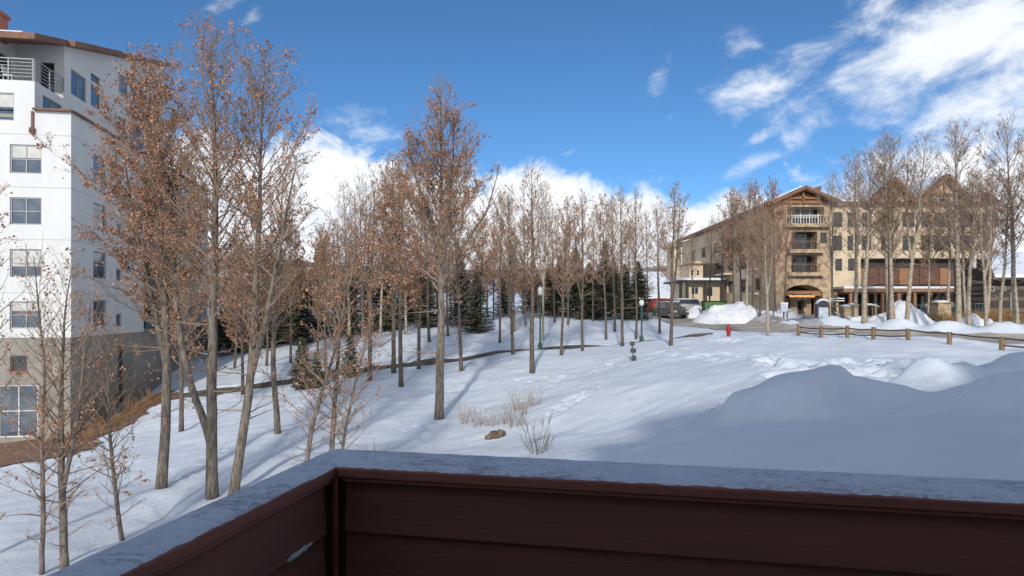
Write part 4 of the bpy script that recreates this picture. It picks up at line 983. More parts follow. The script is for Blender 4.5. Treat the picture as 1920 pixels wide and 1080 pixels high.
snow_pile(1308, 74, 2.6, 2.2, 1.5, 'shaded snow pile left of the green waste bin', 63)
# ------------------------------------------------------------------ cars
def car(px, Y, rz, label, paint, kind='suv'):
    p = spot(px, Y, .06); o = thing(kind == 'pickup' and 'pickup_truck' or 'parked_car', p, label, kind == 'pickup' and 'truck' or 'car', rz=rz)
    W = .93; L = 2.45
    body = [(-L, .45), (-L, .95), (-L + .1, 1.05), (L - 1.1, 1.05), (L - .1, .9), (L, .75), (L, .4), (L - .5, .3), (-L + .4, .3)]
    cab = {'suv': [(-L + .15, 1.051), (-L + .35, 1.75), (.55, 1.78), (1.25, 1.051)], 'pickup': [(-.75, 1.051), (-.6, 1.8), (.6, 1.8), (1.25, 1.051)]}[kind]
    B = MB().prism([(x, -W, z) for x, z in body], (0, 2 * W, 0)).build('body', paint, o, local=True, bevel=.07)
    Cb = MB(); n = len(cab)
    lo_, up_ = [(x, -W + .04 + (.12 if z > 1.2 else 0), z) for x, z in cab], [(x, W - .04 - (.12 if z > 1.2 else 0), z) for x, z in cab]
    Cb.add(lo_ + up_, [tuple(range(n)), tuple(range(2 * n - 1, n - 1, -1))] + [(i, n + i, n + (i + 1) % n, (i + 1) % n) for i in range(n)])
    cbn = Cb.build('cabin', paint, o, local=True, bevel=.04)
    def pane(a, b, c, d, nm): MB().add([a, b, c, d], [(0, 1, 2, 3)]).build(nm, 'glass_dark', cbn, local=True)
    (xa, za), (xb, zb_), (xc, zc), (xd, zd) = cab
    pane((xd - .12, -W + .14, 1.12 + .03), (xd - .12, W - .14, 1.15), (xc + .06, W - .25, 1.70), (xc + .06, -W + .25, 1.70), 'windscreen')
    pane((xa - .0, -W + .14, 1.18), (xa - .0, W - .14, 1.18), (xb - .06, W - .25, 1.66), (xb - .06, -W + .25, 1.66), 'rear_window')
    for s in (-1, 1):
        y0, y1 = s * (W - .025), s * (W - .135)
        pane((xa + .2, y0, 1.13), (xd - .35, y0, 1.13), (xc - .02, y1, 1.68), (xb + .12, y1, 1.68), 'side_window')
        for xw_ in (-1.5, 1.5):
            wh = MB().tube([(xw_, s * (W - .2), .36), (xw_, s * (W + .02), .36)], .36, 14).build('wheel', 'rubber', o, local=True)
            MB().tube([(xw_, s * (W + .0), .36), (xw_, s * (W + .03), .36)], .2, 10).build('rim', 'metal_grey', wh, local=True)
        MB().box(L - .06, L + .015, s * .72 - .17, s * .72 + .17, .66, .82).build('headlight', 'lamp_glass', o, local=True); MB().box(-L - .015, -L + .05, s * .78 - .1, s * .78 + .1, .7, .95).build('tail_light', 'hydrant_red', o, local=True)
    MB().box(L - .05, L + .06, -W + .02, W - .02, .38, .56).build('bumper', 'metal_dark', o, local=True); MB().box(L - .03, L + .012, -.5, .5, .6, .8).build('grille', 'metal_dark', o, local=True); MB().box(-L - .06, -L + .05, -W + .02, W - .02, .4, .58).build('bumper', 'metal_dark', o, local=True)
    if kind == 'pickup': MB().box(-L + .12, -.8, -W + .12, W - .12, 1.052, 1.07).build('bed', 'rubber', o, local=True)
    else: MB().prism([(-L + .4, -W + .2, 1.79), (.5, -W + .2, 1.80), (.45, -W + .25, 1.86), (-L + .5, -W + .25, 1.86)], (0, 2 * W - .4, 0)).build('roof_snow', 'snow', o, local=True)
    return o
car(1238, 86, math.radians(200), 'red pickup truck parked beyond the road bend', 'car_red', 'pickup')
car(1257, 74, math.radians(-75), 'dark brown car on the road facing the viewer', 'car_dark')
car(1296, 90, math.radians(8), 'silver grey car parked sideways before the annex', 'car_silver')

# ------------------------------------------------------------------ trees
def unit(v):
    n = np.linalg.norm(v); return v / (n if n > 1e-9 else 1)
class Tree:
    def __init__(s, seed):
        s.r = np.random.default_rng(seed); s.trunk = MB(); s.br = MB(); s.tw = []; s.lv = []
    def stem(s, path, r0, r1, c0, W, nb, leaf=1.0, trunk_n=10, lower=0, tilt=(58, 26), twig=1.0, flare=1.15, t_top=.985, prof=None):
        r = s.r; P = np.array(path, float)
        d = np.concatenate([[0], np.cumsum(np.linalg.norm(np.diff(P, axis=0), axis=1))]); Lt = d[-1]
        ts = np.linspace(0, 1, 22)
        Q = np.stack([np.interp(ts * Lt, d, P[:, k]) for k in range(3)], 1)
        for _ in range(2): Q[1:-1] = (Q[:-2] + 2 * Q[1:-1] + Q[2:]) / 4
        Q[2:, :2] += np.cumsum(r.normal(0, .012, (20, 2)), axis=0) * (Lt / 12)
        R = r1 + (r0 - r1) * np.where(ts < .45, 1 - .35 * ts / .45, .65 * ((1 - ts) / .55) ** 1.15)
        R[0] *= flare; R[1] *= 1 + (flare - 1) * .3
        s.trunk.tube([tuple(q) for q in Q], [float(x) for x in R], trunk_n)
        at_ = lambda t: np.array([np.interp(t, ts, Q[:, k]) for k in range(3)])
        az = r.random() * 6.28
        for i in range(nb + lower):
            if i < nb: f = (i + r.random()) / nb; t = c0 + (t_top - c0) * f ** .92
            else: f = -.1; t = r.uniform(c0 * .45, c0)
            az += 2.4 + r.normal(0, .4)
            b = at_(t); Rt = np.interp(t, ts, R)
            if prof: L = W * np.interp(f, *prof) * r.uniform(.65, 1.12)
            else: L = W * math.sin(math.pi * (.26 + .66 * max(f, 0))) * r.uniform(.55, 1.2)
            tl = math.radians(tilt[0] + (tilt[1] - tilt[0]) * max(f, 0) + r.normal(0, 7))
            up = .055
            if f < 0: L *= .7; tl = math.radians(r.uniform(70, 100)); up = .03
            L = max(L, .25)
            dv = np.array([math.sin(tl) * math.cos(az), math.sin(tl) * math.sin(az), math.cos(tl)])
            n = 7; pts = [b]; dirs = [dv]
            for k in range(n - 1):
                dv = unit(dv + np.array([0, 0, up]) + r.normal(0, .07, 3)); pts.append(pts[-1] + dv * L / (n - 1)); dirs.append(dv)
            rb = min(Rt * .45, .010 + L * .010)
            rad = [rb + (.004 - rb) * (k / (n - 1)) ** .8 for k in range(n)]
            s.br.tube([tuple(q) for q in pts], rad, 5, cap=False)
            dens = leaf * max(0.0, r.normal(1, .55)) * (.35 if f < 0 else 1)
            m = max(3, int(L / .24 * (.5 if f < 0 else 1)))
            for j in range(m):
                u = r.uniform(.16, 1.0); k = min(int(u * (n - 1)), n - 2); w_ = u * (n - 1) - k
                b2 = pts[k] * (1 - w_) + pts[k + 1] * w_
                d2 = unit(dirs[k] + unit(r.normal(0, 1, 3)) * r.uniform(.5, .95) + np.array([0, 0, .15]))
                L2 = min(max(L * (1.05 - .75 * u) * r.uniform(.25, .6), .22), 1.5)
                p2 = [b2]; e = d2; n2 = 4
                for q_ in range(n2 - 1):
                    e = unit(e + np.array([0, 0, .07]) + r.normal(0, .12, 3)); p2.append(p2[-1] + e * L2 / (n2 - 1))
                r2 = max(.0045, rb * .45 * (1 - u * .6))
                s.br.tube([tuple(q) for q in p2], [r2, r2 * .75, r2 * .5, .003], 3, cap=False)
                dens2 = dens * r.gamma(.9, 1.1)
                nt_ = max(2, int(L2 / .085 * twig))
                for q_ in range(nt_):
                    v_ = r.uniform(.1, 1) * (n2 - 1); k2 = min(int(v_), n2 - 2); w2 = v_ - k2
                    b3 = p2[k2] * (1 - w2) + p2[k2 + 1] * w2
                    d3 = unit(d2 + r.normal(0, .55, 3) + np.array([0, 0, .2])); L3 = r.uniform(.14, .42)
                    s.tw.append((*b3, *d3, L3))
                    for _ in range(r.poisson(1.0 * dens2)):
                        g = r.uniform(.4, 1.05); s.lv.append(b3 + d3 * L3 * g + r.normal(0, .02, 3))
        return s
    def meshes(s, name, leaf_size, twig_r=.0042, segs=2):
        r = s.r
        T = np.array(s.tw); S, D, L = T[:, :3], T[:, 3:6], T[:, 6:7]; N = len(T)
        A = np.cross(D, np.array([0.3, .2, 1.0])); A /= np.linalg.norm(A, axis=1)[:, None] + 1e-9; B = np.cross(D, A)
        V = []
        for k, (f, w_) in enumerate(((0, 1.0), (.5, .75), (1.0, .3)) if segs == 2 else ((0, 1.0), (1.0, .4))):
            c = S + D * L * f + np.array([0, 0, 1.0]) * L * (.12 * f * f)
            for j in range(3):
                a = 2.094 * j; V.append(c + (A * math.cos(a) + B * math.sin(a)) * twig_r * w_)
        K = len(V); V = np.stack(V, 1).reshape(-1, 3); base = (np.arange(N) * K)[:, None]
        fs = np.array([(3 * k + j, 3 * k + (j + 1) % 3, 3 * (k + 1) + (j + 1) % 3, 3 * (k + 1) + j) for k in range(K // 3 - 1) for j in range(3)])
        Q = (base[:, :, None] + fs[None]).reshape(-1, 4)
        bv = np.array(s.br.v); bf = np.array(s.br.f)
        me_b = np_mesh('branches', np.concatenate([bv, V]), np.concatenate([bf, Q + len(bv)]), smooth=True)
        me_t = s.trunk.mesh('trunk', smooth=True)
        me_l = None
        if len(s.lv) > 20:
            P = np.array(s.lv); n = len(P); sz = leaf_size * r.uniform(.5, 1.5, (n, 1))
            d1 = r.normal(0, 1, (n, 3)) + np.array([0, 0, -.9]); d1 /= np.linalg.norm(d1, axis=1)[:, None]
            d2 = np.cross(d1, r.normal(0, 1, (n, 3))); d2 /= np.linalg.norm(d2, axis=1)[:, None]; d3 = np.cross(d1, d2)
            V = np.stack([P, P + d1 * sz * .5 + d2 * sz * .42 + d3 * sz * .16, P + d1 * sz, P + d1 * sz * .5 - d2 * sz * .42 + d3 * sz * .16], 1).reshape(-1, 3)
            i0 = np.arange(n) * 4
            me_l = np_mesh('leaves', V, tris=np.concatenate([np.stack([i0, i0 + 1, i0 + 2], 1), np.stack([i0, i0 + 2, i0 + 3], 1)]))
        return me_t, me_b, me_l
def place_tree(meshes, loc, label, group=None, scale=(1, 1, 1), rz=0.0, mats=('bark', 'twig', 'leaf'), name='aspen_tree', lean=(0, 0)):
    o = thing(name, loc, label, 'tree', group); o.scale = scale; o.rotation_euler = (lean[0], lean[1], rz)
    me_t, me_b, me_l = meshes
    link('trunk', me_t, mats[0], o); tag(link('branches', me_b, mats[1], o), kind='stuff')
    if me_l: tag(link('leaves', me_l, mats[2], o), kind='stuff')
    return o
def ppath(pts, Y, y_off=None):          # a stem traced as (px, py) at a distance, made local to its foot
    X0 = (pts[0][0] - 960) / F * Y; base = Vector((X0, Y, gz(X0, Y) - .15)); out = [(0, 0, 0)]
    for i, (px, py) in enumerate(pts[1:]):
        yy = Y + (y_off[i + 1] if y_off else 0); p = at(px, py, yy); out.append(tuple(p - base))
    return base, out
# --- big leafy trees in front of the white building
b, p = ppath([(302, 918), (310, 800), (312, 690), (306, 560), (292, 420), (284, 280), (282, 118)], 21, [0, 0, .1, .3, .5, .6, .7])
T = Tree(11); T.stem(p, .165, .012, .36, 3.0, 90, 3.0, lower=7, tilt=(62, 30), twig=1.15)
T.stem([p[2], (p[2][0] - .5, .3, p[3][2] - .2), (p[2][0] - 1.25, .5, p[4][2]), (p[2][0] - 1.7, .6, p[5][2])], .10, .012, .25, 2.1, 40, 3.0, flare=1, tilt=(58, 34))
place_tree(T.meshes('t', .060, .0036), b, 'large aspen thick with brown leaves before the white building', 'big aspens in front of the white building')
b, p = ppath([(398, 938), (396, 830), (394, 740), (399, 600), (402, 430), (404, 260), (392, 48)], 20)
T = Tree(12); T.stem(p, .175, .012, .38, 2.7, 80, 1.5, lower=8, tilt=(52, 30))
b2, p2 = ppath([(398, 938), (396, 838), (383, 782), (362, 735), (342, 650), (330, 520), (318, 380), (322, 190)], 20, [0, 0, .1, .3, .6, .9, 1.1, 1.2])
T.stem(p2[1:], .115, .012, .35, 2.1, 46, 2.4, lower=2, flare=1, tilt=(54, 32))
place_tree(T.meshes('t', .056, .0036), b, 'tallest forked aspen rising left of the balcony corner', 'big aspens in front of the white building')
b, p = ppath([(437, 925), (452, 830), (464, 730), (474, 600), (477, 470), (479, 330), (488, 110)], 20, [0, 0, 0, .1, .2, .3, .3])
T = Tree(13); T.stem(p, .145, .012, .33, 3.0, 78, 1.7, lower=8, tilt=(58, 30))
T.stem([p[2], (p[2][0] + .65, -.3, p[3][2] - .1), (p[2][0] + 1.25, -.5, p[4][2] + .4), (p[2][0] + 1.7, -.6, p[5][2] + .3)], .10, .014, .25, 1.5, 26, .8, flare=1, tilt=(55, 30))
place_tree(T.meshes('t', .056, .0036), b, 'right-leaning aspen third from the left of the big trees', 'big aspens in front of the white building')
b, p = ppath([(521, 822), (517, 740), (511, 660), (515, 560), (524, 450), (530, 330)], 27)
T = Tree(14); T.stem(p, .125, .011, .32, 2.0, 52, 1.4, lower=5)
place_tree(T.meshes('t', .064, .0040), b, 'slender aspen on the slope right of the big forked aspen', 'slender trees on the left slope')
# --- central tree
b, p = ppath([(823, 787), (825, 700), (829, 620), (829, 500), (827, 400), (829, 300), (826, 165)], 30)
T = Tree(21); T.stem(p, .21, .013, .38, 3.6, 90, 2.1, lower=7, tilt=(52, 26), prof=([0, .2, .4, .7, 1], [.95, 1.0, .95, .66, .22]))
q1 = p[4]; T.stem([p[3], (p[3][0] + .28, .3, p[4][2]), (p[3][0] + .50, .5, p[5][2] + .4), (p[3][0] + .55, .6, p[5][2] + 2.0)], .10, .014, .2, 1.7, 30, 1.7, flare=1, tilt=(40, 18))
T.stem([p[3], (p[3][0] - .55, -.4, p[4][2] - .2), (p[3][0] - 1.25, -.6, p[5][2] - .6), (p[3][0] - 1.5, -.6, p[5][2] + 1.0)], .10, .014, .2, 1.6, 26, 1.5, flare=1, tilt=(40, 18))
T.stem([p[3], (p[3][0] + .9, .2, p[3][2] + .9), (p[3][0] + 2.0, .3, p[3][2] + 2.5), (p[3][0] + 2.6, .3, p[3][2] + 4.6)], .085, .012, .3, 1.2, 20, 1.0, flare=1, tilt=(45, 22))
place_tree(T.meshes('t', .064, .0040), b, 'tall lone aspen with thick trunk in the middle of the snow', None)
# --- multi-stem saplings near the balcony corner
defs = [([(568, 920), (585, 790), (606, 720), (632, 640), (648, 560), (655, 470)], 18.3, .075, 31, 1.0, 'thin sapling leaning right, leftmost of three by the balcony corner'),
        ([(618, 918), (624, 800), (632, 700), (638, 610), (636, 520), (630, 430)], 18.8, .085, 32, 1.3, 'thin upright sapling, middle of three by the balcony corner'),
        ([(634, 915), (648, 800), (668, 710), (684, 650), (700, 590)], 18.6, .055, 33, .7, 'thinnest sapling leaning right, rightmost of three by the balcony corner'),
        ([(78, 1085), (80, 960), (76, 830), (84, 700), (70, 590), (62, 480)], 14.5, .055, 34, .9, 'thin young tree at the lower left corner, leftmost stem'),
        ([(122, 1075), (116, 930), (112, 790), (118, 680), (122, 560), (135, 500)], 14.8, .09, 35, 1.0, 'young double-stemmed tree at the lower left above the cap'),
        ([(230, 1010), (214, 900), (205, 800), (206, 720), (200, 610)], 17, .06, 36, 1.2, 'slim young tree at lower left, right of the double stem'),
        ([(-60, 1060), (-50, 850), (-30, 650), (-15, 480), (-12, 360)], 15, .09, 37, .9, 'young tree whose twigs enter from the left edge')]
for pts, Y, r0, sd, lf, lab in defs:
    b, p = ppath(pts, Y); T = Tree(sd); T.stem(p, r0, .008, .16, 1.3, 56, lf * 1.7, trunk_n=8, lower=3, tilt=(62, 35), twig=.8)
    if sd == 35:
        T.stem([p[1], (p[1][0] + .28, .1, p[2][2]), (p[1][0] + .42, .1, p[3][2]), (p[1][0] + .6, .1, p[4][2])], .06, .008, .25, 1.1, 24, 1.0, flare=1, trunk_n=7)
    place_tree(T.meshes('t', .052, .0028), b, lab, 'young saplings near the balcony', name='aspen_sapling')
# --- prototypes for the rest, 12 m tall
PROTO = {}
def proto(key, seed, leaf, W, c0, nb, size=.085, tw=.0068, tilt=(52, 28), fork=None, lower=3):
    T = Tree(seed); H = 12
    T.stem([(0, 0, 0), (.03, .02, 3), (-.05, .04, 6), (.04, -.03, 9), (0, 0, H)], .14, .012, c0, W * 1.4, int(nb * 1.45), leaf * 1.3, trunk_n=8, lower=lower, tilt=tilt, twig=.75)
    if fork: T.stem([(0, .0, fork), (.35, .2, fork + 1.6), (.6, .3, fork + 4), (.75, .3, H - .8)], .10, .012, .3, W * .8, nb // 2, leaf, trunk_n=6, flare=1, tilt=tilt, twig=.75)
    PROTO[key] = T.meshes(key, size, tw, 1)
proto('n1', 101, .55, 1.75, .42, 40); proto('n2', 102, .8, 1.6, .38, 42, fork=3.5); proto('n3', 103, .30, 1.7, .40, 42, tilt=(46, 24))
proto('n4', 104, 1.1, 1.9, .36, 44); proto('bare1', 105, .14, 1.9, .36, 34, tilt=(46, 24), fork=4); proto('bare2', 106, .20, 2.0, .34, 36, tilt=(50, 26))
proto('leafy1', 107, 2.3, 2.0, .30, 46, size=.09); proto('leafy2', 108, 2.8, 2.1, .28, 46, size=.09, fork=3)
PM = {'n': ('bark_dark', 'twig', 'leaf_dull'), 'b': ('bark_pale', 'twig_grey', 'leaf_dull'), 'l': ('bark_dark', 'twig', 'leaf_dull')}
ORD = ['first', 'second', 'third', 'fourth', 'fifth', 'sixth', 'seventh', 'eighth', 'ninth', 'tenth', 'eleventh', 'twelfth', 'thirteenth', 'fourteenth', 'fifteenth', 'sixteenth', 'seventeenth', 'eighteenth', 'nineteenth', 'twentieth',
       'twenty-first', 'twenty-second', 'twenty-third', 'twenty-fourth', 'twenty-fifth', 'twenty-sixth']
def row(items, phrase, group, mat_key=None, name='aspen_tree', fat=1.0):
    items = sorted(items, key=lambda t: t[0])
    for i, it in enumerate(items):
        px, Y, top, key = it[:4]; lean = it[4] if len(it) > 4 else 0.0; wide = it[5] if len(it) > 5 else 1.0
        b = spot(px, Y, -.12); H = (HY - top) / F * Y - b.z; r = random.Random(px * 7 + Y)
        s = H / 12; sx = (.55 + .45 * s) * wide * fat * r.uniform(.92, 1.08)
        mk = PM[mat_key or key[0]]
        src = PROTO[key]
        lab = phrase.replace('#', ORD[i])
        mk2 = (key, mk)
        ms = VAR.setdefault(mk2, tuple(me.copy() if me else None for me in src))
        place_tree(ms, b, lab, group, (sx, sx, s), r.uniform(0, 6.28), mk, name, lean=(r.uniform(-.04, .04), lean + r.uniform(-.04, .04)))
VAR = {}
row([(693, 40, 350, 'n2'), (752, 38, 325, 'leafy1'), (738, 42.5, 300, 'n4'), (785, 44, 400, 'n1'), (865, 41, 365, 'n4', 0, .9), (962, 45, 360, 'n1'), (998, 38, 318, 'n3'), (1052, 43, 380, 'n4', .03, .8), (1092, 45.5, 362, 'n2', 0, .8),
     (1137, 52, 372, 'n4', 0, .8), (1167, 45.5, 360, 'n1', 0, .85), (1193, 51.5, 365, 'n3', 0, .8), (1258, 42, 352, 'n2', 0, .85), (1237, 53, 385, 'n1', 0, .8)],
    'slim aspen near the footpath, # from the left between corner saplings and hydrant', 'slim aspens along the footpath')
row([(937, 53, 370, 'n4', 0, .8), (1018, 53, 345, 'bare1', 0, .8), (1153, 57, 380, 'n3', 0, .8), (805, 56, 345, 'n3'), (712, 55, 330, 'bare2', 0, .9), (655, 56, 350, 'bare1'), (840, 58, 390, 'n4'), (680, 60, 335, 'bare1'), (762, 60, 320, 'bare2', 0, .8),
     (900, 62, 400, 'leafy1', 0, .8), (985, 64, 410, 'leafy1', 0, .7), (1040, 66, 400, 'n4', 0, .7), (1112, 66, 395, 'n1', 0, .7), (1215, 66, 400, 'n1', 0, .7), (668, 64, 440, 'leafy2', 0, .7), (735, 66, 430, 'leafy1', 0, .7), (820, 68, 440, 'leafy2', 0, .8), (925, 70, 430, 'leafy1', 0, .8), (965, 60, 430, 'leafy2', 0, .7), (1065, 64, 415, 'leafy1', 0, .7), (1180, 72, 420, 'n4', 0, .8)],
    'background aspen beyond the footpath, # from the left of the far middle trees', 'background aspens beyond the footpath')
row([(455, 42, 470, 'leafy1', 0, .9), (500, 50, 440, 'leafy2', 0, .8), (545, 50, 420, 'leafy1', 0, .8), (595, 52, 430, 'leafy2', 0, .7), (628, 54, 420, 'n4'), (440, 52, 430, 'leafy2', 0, .8), (340, 34, 420, 'leafy1', 0, .9), (610, 46, 445, 'n4', 0, .7)],
    'brown-leaved tree behind the big left aspens, # from the left', 'brown-leaved trees behind the big aspens')
row([(1440, 44, 400, 'bare1', -.03, 1.0), (1400, 62, 350, 'bare2', -.05, .9), (1376, 66, 362, 'leafy1', 0, .7), (1410, 68, 348, 'leafy1', 0, .8), (1455, 69, 345, 'leafy2', 0, .7), (1352, 72, 395, 'n3', 0, .8), (1330, 80, 410, 'n1', 0, .8), (1425, 60, 400, 'n4', 0, .9), (1390, 74, 365, 'n4', 0, .8), (1300, 92, 440, 'n1', 0, .8), (1470, 72, 375, 'n4', 0, .6)],
    'aspen standing left of the archway, # from the left', 'aspens left of the archway', None)
row([(1620, 51, 292, 'bare2', -.05), (1604, 60, 288, 'bare1', -.03), (1668, 51, 270, 'bare1', -.07), (1672, 50.5, 262, 'bare2', .0), (1678, 51, 330, 'n3', .06, .7), (1699, 50.5, 258, 'bare1', -.05), (1797, 48, 238, 'bare2', 0, 1.15), (1816, 48.5, 320, 'n3', -.03),
     (1780, 64, 350, 'n3'), (1812, 62, 360, 'bare1', 0, .8), (1850, 46, 330, 'bare1', -.06, .8), (1874, 47, 345, 'n3', -.02, .8), (1908, 46, 228, 'bare2', 0), (1935, 44, 215, 'bare1', 0), (1740, 66, 350, 'leafy1', 0, .6), (1850, 60, 330, 'n4'), (1560, 62, 330, 'bare1', .0, .6), (1990, 42, 230, 'bare2')],
    'pale bare aspen right of the archway, # from the left', 'pale aspens before the hotel', 'b', fat=1.22)

row([(px, Y, top, ('leafy1', 'leafy2', 'n4')[i % 3], 0, 1.25) for i, (px, Y, top) in enumerate(((640, 66, 505), (665, 70, 490), (705, 68, 500), (745, 72, 495), (780, 70, 505), (845, 72, 500), (875, 68, 512), (915, 74, 498), (955, 72, 505), (980, 76, 492), (1010, 70, 510), (1035, 78, 500), (1090, 78, 505), (1120, 74, 510), (1160, 78, 505), (575, 64, 500), (535, 66, 495), (1210, 82, 515)))],
    'low bushy brown tree in the far thicket, # from the left', 'low brown trees of the far thicket', name='thicket_tree')

# ------------------------------------------------------------------ spruces
def spruce_mesh(seed, H, R, sag=.25, stations=.12):
    r = np.random.default_rng(seed); tr = MB().tube([(0, 0, -.2), (0, 0, H * .5), (0, 0, H)], [.028 * H * .5, .016 * H * .5, .01], 7)
    V = []; br = MB(); z = .06 * H; az = 0
    while z < H * .985:
        f = z / H; L0 = R * (1 - f) ** .85 * (1 if f > .08 else .8)
        for k in range(9):
            az += 2.4 + r.normal(0, .3); L = max(.12, L0 * r.uniform(.65, 1.12)); zz = z + r.uniform(-.1, .1)
            d = np.array([math.cos(az), math.sin(az), 0]); sd = np.array([-d[1], d[0], 0]); n = max(2, int(L / stations)); prev = None
            for i in range(n + 1):
                t = i / n; c = np.array([0, 0, zz]) + d * L * t + np.array([0, 0, (.22 * t - sag * 1.6 * t * (1 - .5 * t)) * L])
                if prev is not None:
                    for s_ in (-1, 1):
                        a = unit(d * r.uniform(.5, .9) + sd * s_ * r.uniform(.5, 1) + np.array([0, 0, r.uniform(-.55, .1)])); ln = r.uniform(.16, .34) * (1.1 - .5 * t) * (.7 + R * .22); wv = unit(np.cross(a, np.array([0, 0, 1.0]) + r.normal(0, .5, 3))) * r.uniform(.04, .075) * (.7 + R * .2)
                        V += [c - wv, c + a * ln * .55 - wv * 1.1, c + a * ln, c + wv]
                    dn = unit(np.array([0, 0, -1.0]) + d * .4 + r.normal(0, .2, 3)); wv = sd * .04 * (.7 + R * .2); V += [c - wv, c + dn * .12, c + dn * .2, c + wv]
                prev = c
            br.tube([(0, 0, zz), tuple(prev)], [.012 * R + .006, .004], 3, cap=False)
        z += (.12 + .13 * (1 - f)) * (H / 7) ** .5
    V = np.array(V); q = np.arange(len(V)).reshape(-1, 4)
    return tr.mesh('trunk'), br.mesh('branches'), np_mesh('needles', V, q)
SP = [spruce_mesh(1, 9, 2.4), spruce_mesh(2, 9, 2.0), spruce_mesh(3, 9, 2.9, .32), spruce_mesh(4, 3, .95, .15, .09)]
SPL = [(432, 60, 505, 2), (482, 59, 468, 0), (524, 61, 472, 2), (560, 58, 482, 0), (600, 60, 452, 1), (650, 61, 490, 2), (800, 66, 500, 2), (722, 64, 480, 2), (893, 60, 508, 2), (862, 66, 470, 0), (1050, 72, 478, 0), (1080, 70, 462, 0), (1105, 69, 492, 2), (1134, 68, 450, 1), (1172, 68, 495, 0), (1196, 67, 488, 2), (1028, 74, 500, 2), (945, 74, 490, 0), (505, 64, 452, 1), (462, 62, 480, 1), (770, 72, 488, 2), (690, 70, 492, 0), (1000, 78, 490, 2), (1150, 76, 480, 0)]
SPL.sort()
for i, (px, Y, top, k) in enumerate(SPL):
    b = spot(px, Y, -.1); H = (HY - top) / F * Y - b.z; s = H / 9; r = random.Random(i)
    o = thing('spruce_tree', b, 'dark green spruce behind the aspens, %s spruce from the left of the far row' % ORD[i], 'tree', 'spruces behind the aspens'); o.scale = (s * r.uniform(.95, 1.2),) * 2 + (s,); o.rotation_euler = (0, 0, r.uniform(0, 6))
    for nm, me, mt in zip(('trunk', 'branches', 'needles'), SP[k], ('bark', 'twig', 'needle')):
        c_ = link(nm, me, mt, o)
        if nm == 'needles': c_['kind'] = 'stuff'
for px, Y, top, lab in ((567, 41.5, 632, 'small young spruce in the snow below the footpath, taller of the pair'), (594, 41, 660, 'smallest young spruce, right of the pair below the footpath'), (657, 43, 628, 'young spruce with brown leaves caught beside the footpath')):
    b = spot(px, Y, -.08); s = ((HY - top) / F * Y - b.z) / 3; o = thing('young_spruce', b, lab, 'tree', 'young spruces near the footpath'); o.scale = (s, s, s); o.rotation_euler = (0, 0, px)
    for nm, me, mt in zip(('trunk', 'branches', 'needles'), SP[3], ('bark', 'twig', 'needle')):
        c_ = link(nm, me, mt, o)
        if nm == 'needles': c_['kind'] = 'stuff'

# ------------------------------------------------------------------ brush, dry grass, rock
def stems(seed, n, spread, h, r_, branchy=0, lean=.35):
    r = np.random.default_rng(seed); m = MB()
    for _ in range(n):
        a = r.uniform(0, 6.28); q = r.uniform(0, 1) ** .6 * spread; b = np.array([q * math.cos(a), q * math.sin(a), -.12]); d = unit(np.array([math.cos(a) * lean * r.uniform(.1, 1), math.sin(a) * lean * r.uniform(.1, 1), 1]))
        L = h * r.uniform(.5, 1.1); p = [b]; 
        for k in range(3): d = unit(d + r.normal(0, .10, 3)); p.append(p[-1] + d * L / 3)
        m.tube([tuple(x) for x in p], [r_, r_ * .8, r_ * .6, r_ * .25], 3, cap=False)
        for _ in range(branchy):
            k = r.integers(1, 3); d2 = unit(d + r.normal(0, .5, 3)); e = p[k] + d2 * L * r.uniform(.2, .45); m.tube([tuple(p[k]), tuple(e)], [r_ * .6, r_ * .25], 3, cap=False)
    return m
GR = [stems(201, 24, .22, 1.0, .006, 2).mesh('dry_grass'), stems(202, 30, .28, 1.25, .006, 2).mesh('dry_grass'), stems(203, 14, .14, .9, .006, 2).mesh('dry_grass')]
GL = [(872, 28.5, 1, 1.0), (897, 27.5, 0, 1.0), (912, 27.2, 2, .9), (930, 27.0, 0, .95), (947, 26.8, 2, .8), (964, 26.2, 1, 1.15), (981, 27.6, 2, .9), (1002, 29.0, 0, 1.1), (973, 28.8, 1, 1.1)]
GL.sort()
for i, (px, Y, k, s) in enumerate(GL):
    o = link('dry_grass_clump', GR[k], 'dry_stem', loc=spot(px, Y)); o.scale = (s, s, s); o.rotation_euler = (0, 0, i * 1.3)
    tag(o, 'tuft of dry brown grass poking from the snow, %s from the left' % ORD[i], 'grass', 'dry grass tufts right of the lone aspen')
o = stems(210, 13, .25, 1.5, .014, 4, .9).build('bare_shrub', 'bark'); o.location = spot(1008, 20.3); tag(o, 'bare black twiggy shrub just beyond the balcony cap', 'shrub')
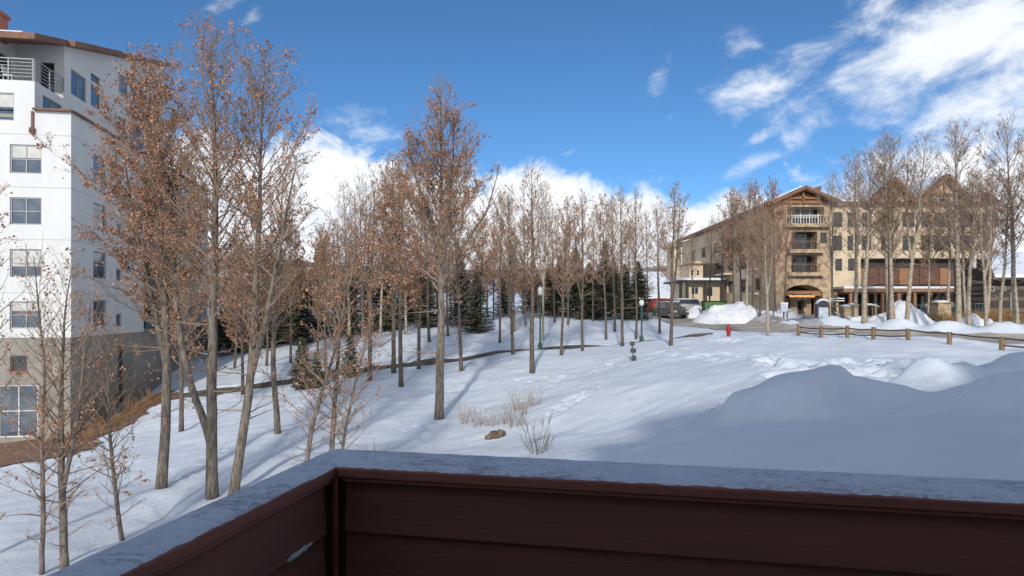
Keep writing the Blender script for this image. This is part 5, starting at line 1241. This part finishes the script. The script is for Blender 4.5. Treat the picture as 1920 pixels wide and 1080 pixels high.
o = stems(211, 16, .5, .55, .006, 2, .8).build('bare_shrub', 'twig'); o.location = spot(700, 23); tag(o, 'faint low bare twigs in snow left of the rock', 'shrub')
# rock half buried
r = np.random.default_rng(8); rm = MB(); p = spot(928, 25.2)
for (dx, dz, sx, sz) in ((0, .05, .34, .20), (.22, .14, .20, .16), (-.2, .0, .2, .12)):
    vs = []
    for i in range(7):
        for j in range(10):
            t = math.pi * i / 6; a = 2 * math.pi * j / 10; k = r.uniform(.82, 1.12); vs.append((p.x + dx + sx * math.sin(t) * math.cos(a) * k, p.y + .22 * math.sin(t) * math.sin(a) * k, p.z + dz + sz * math.cos(t) * k))
    rm.add(vs, [(i * 10 + j, i * 10 + (j + 1) % 10, (i + 1) * 10 + (j + 1) % 10, (i + 1) * 10 + j) for i in range(6) for j in range(10)])
o = rm.build('rock', 'rock'); tag(o, 'dark brown rock half buried in snow beyond the cap', 'rock')
# ochre brush along the far verge on the right
V = MB(); r = random.Random(77)
BR = [stems(221 + k, 60, .8, 1.35, .013, 4, .8).mesh('dry_brush') for k in range(3)]
BL = [(1722, 58), (1745, 57), (1768, 56.5), (1790, 57), (1838, 56), (1862, 55), (1880, 54), (1898, 53), (1918, 52.5), (1815, 58), (1850, 58), (1890, 58), (1940, 53)]
BL.sort()
for i, (px, Y) in enumerate(BL):
    o = link('dry_brush', BR[i % 3], 'dry_orange', loc=spot(px, Y)); s = r.uniform(.8, 1.15); o.scale = (s * 1.25, s, s); o.rotation_euler = (0, 0, r.uniform(0, 6))
    tag(o, 'ochre dry bush on the verge before the railing, %s from the left' % ORD[i], 'bush', 'ochre bushes on the far verge')
# brown leaf litter shrubs along the base of the white building
ss = [stems(231 + k, 46, .5, 1.1, .011, 4, .9).mesh('dry_brush') for k in range(2)]
for i, (px, Y) in enumerate(((160, 35.5), (205, 38.5), (232, 40), (262, 41.5), (290, 43))):
    o = link('dry_brush', ss[i % 2], 'dry_orange', loc=spot(px, Y)); o.rotation_euler = (0, 0, i); tag(o, 'low reddish dry bush at the foot of the white building, %s from the left' % ORD[i], 'bush', 'dry bushes by the white building')
